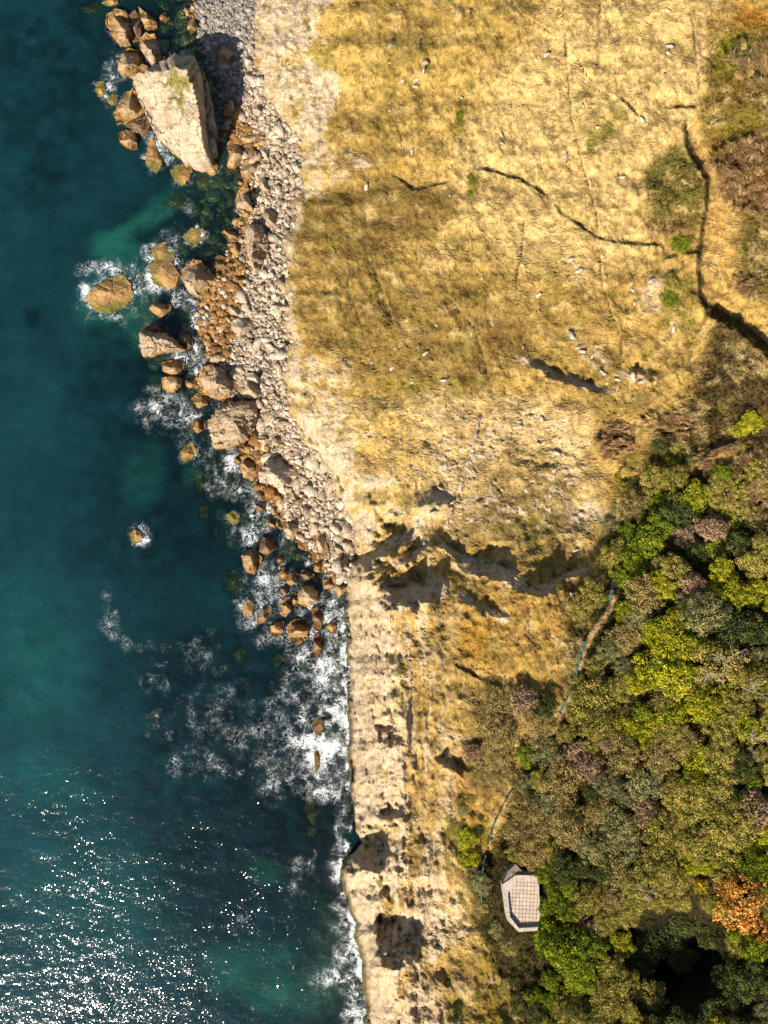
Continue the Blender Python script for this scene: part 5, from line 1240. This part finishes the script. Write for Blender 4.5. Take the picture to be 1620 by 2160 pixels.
# kerb on the open landward side and the sloping wing at the upper corner
a, b = np.array(inner[1]), np.array(inner[2]); c = np.array(inner[3])
for p, q in ((a, b), (b, c)):
    d = (q - p) / np.hypot(*(q - p)); nn = np.array([-d[1], d[0]]) * -1
    wallseg('kerb', p + nn * .02, q + nn * .02, p + nn * .30, q + nn * .30, lh - .6, lh + .06)
w = [at(u, v, lh + .2) for u, v in Z5('400,425 455,312 520,256 585,330 518,344')]
V = [(*w[0], lh + .34), (*w[1], lh + .22), (*w[2], lh + .1), (*w[3], lh + .15), (*w[4], lh + .34)]
sub('wing_slab', V + [(x, y, lh - 2.6) for x, y in w], [[0, 1, 2, 3, 4]] + [[i, (i + 1) % 5, 5 + (i + 1) % 5, 5 + i] for i in range(5)], mat_plain('shade_grey_wing_stone', alb((150, 132, 118)), .6, 1.2, 2.2))  # wing's shade is painted in as a darker grey than the parapet

# ------------------------------------------------------------------ green mesh fences
def mat_mesh():
    t = NT('green_windbreak_mesh'); p = t.pos()
    d = t.n('ShaderNodeBsdfDiffuse'); base = t.n('ShaderNodeRGB'); base.outputs[0].default_value = (.10, .20, .15, 1)
    t.put(d.inputs['Color'], mulcol(t, base.outputs[0], gray(t, t.noise(p, 1.5, 4, .6), .7, 1.2)))
    tr = t.n('ShaderNodeBsdfTransparent'); m = t.n('ShaderNodeMixShader', Fac=.75); t.put(m.inputs[1], tr.outputs[0]); t.put(m.inputs[2], d.outputs[0])
    return t.out(m.outputs[0])
M_MESH = mat_mesh(); M_POST = mat_plain('weathered_fence_post', alb((96, 92, 74)))
def fence(P, label, hgt=1.9, lean=.25):
    P = np.array(P, float); L = np.r_[0, np.cumsum(np.hypot(*(P[1:] - P[:-1]).T))]; n = max(2, int(L[-1] / 24) + 1); s = np.linspace(0, L[-1], n)
    U, W = np.interp(s, L, P[:, 0]), np.interp(s, L, P[:, 1]); h = hz(U, W); X, Y = at(U, W, h)
    e = bpy.data.objects.new('mesh_fence', None); COL.objects.link(e); e.location = (X[0], Y[0], h[0]); o = np.array([X[0], Y[0], h[0]])
    tag(e, label, 'fence', None)
    for i in range(n):
        bx = np.array([X[i], Y[i], h[i]]) - o; r_ = .06
        V = [bx + np.array([sx * r_, sy * r_, z]) for z in (-.4, hgt + .1) for sx, sy in ((-1, -1), (1, -1), (1, 1), (-1, 1))]
        V = [p_ + np.array([lean * (p_[2] - bx[2]) * .3, 0, 0]) for p_ in V]
        link('post', mesh_from('post', np.array(V), [[4, 5, 6, 7], [0, 1, 5, 4], [1, 2, 6, 5], [2, 3, 7, 6], [3, 0, 4, 7]], M_POST), e)
    for i in range(n - 1):
        m = 7; V = []; F = []
        for k_ in range(m):
            t_ = .012 + .976 * k_ / (m - 1); b_ = (np.array([X[i], Y[i], h[i]]) * (1 - t_) + np.array([X[i + 1], Y[i + 1], h[i + 1]]) * t_) - o
            for z in (.05, hgt * .5, hgt - .12 * math.sin(t_ * 3.14)):
                for off_ in (-.012, .012): V.append(b_ + np.array([lean * z * .3 + off_ + .05 * math.sin(t_ * 9 + i) * z / hgt, 0, z]))
        for k_ in range(m - 1):
            a_ = k_ * 6; c_ = a_ + 6
            for z in (0, 2): F += [[a_ + z, c_ + z, c_ + z + 2, a_ + z + 2], [a_ + z + 1, a_ + z + 3, c_ + z + 3, c_ + z + 1]]
            F += [[a_ + 4, c_ + 4, c_ + 5, a_ + 5]]
        link('mesh_panel', mesh_from('mesh_panel', np.array(V), F, M_MESH), e)
fence([(1292, 1220), (1288, 1240), (1281, 1268)], 'short teal mesh fence at the head of the path by the wood', 1.15, .5)
fence([(1228, 1352), (1218, 1388), (1213, 1405), (1205, 1438), (1192, 1468), (1178, 1502)], 'longest teal mesh fence, running down beside the path and the wood', 1.2, .6)
fence([(1080, 1660), (1060, 1695), (1040, 1735), (1028, 1775)], 'dull green mesh fence half hidden by scrub above the lookout', .9, .3)
fence([(1022, 1800), (1016, 1835), (1013, 1870), (1014, 1902)], 'thin teal mesh fence left of the paved lookout', .9, .4)
fence([(1478, 956), (1510, 946), (1546, 934)], 'teal mesh fence lying across the brambles at the right edge', 1.1, .3)

# ------------------------------------------------------------------ sun, sky, camera
sd = Vector((-.5, -.866, 0)).normalized(); EL = math.radians(36)
sun_dir = Vector((sd.x * math.cos(EL), sd.y * math.cos(EL), math.sin(EL)))
sl = bpy.data.lights.new('sun', 'SUN'); sl.energy = 5.0; sl.angle = math.radians(.55); sl.color = (1.0, .93, .81)
so = bpy.data.objects.new('sun', sl); COL.objects.link(so); so.rotation_euler = (-sun_dir).to_track_quat('-Z', 'Y').to_euler()
wd = bpy.data.worlds.new('World'); SC.world = wd; wd.use_nodes = True
nt = wd.node_tree; nt.nodes.clear()
sky = nt.nodes.new('ShaderNodeTexSky'); sky.sky_type = 'NISHITA'; sky.sun_disc = False; sky.sun_elevation = EL; sky.sun_rotation = math.atan2(sun_dir.x, sun_dir.y)
bg = nt.nodes.new('ShaderNodeBackground'); bg.inputs['Strength'].default_value = .07
ow = nt.nodes.new('ShaderNodeOutputWorld'); nt.links.new(sky.outputs[0], bg.inputs['Color']); nt.links.new(bg.outputs[0], ow.inputs['Surface'])
cam = bpy.data.cameras.new('camera'); co = bpy.data.objects.new('camera', cam); COL.objects.link(co)
co.location = (0, 0, EYE); co.rotation_euler = (0, 0, 0)
cam.sensor_fit = 'HORIZONTAL'; cam.sensor_width = 36; cam.lens = 36.0; cam.clip_end = 3000; cam.clip_start = 1
SC.camera = co
SC.view_settings.view_transform = 'Standard'; SC.view_settings.look = 'None'; SC.view_settings.exposure = 1.12; SC.view_settings.gamma = 1
SC.render.engine = 'CYCLES'; SC.cycles.max_bounces = 6; SC.cycles.transparent_max_bounces = 8; SC.cycles.caustics_reflective = False; SC.cycles.caustics_refractive = False
SC.cycles.sample_clamp_indirect = 4.0
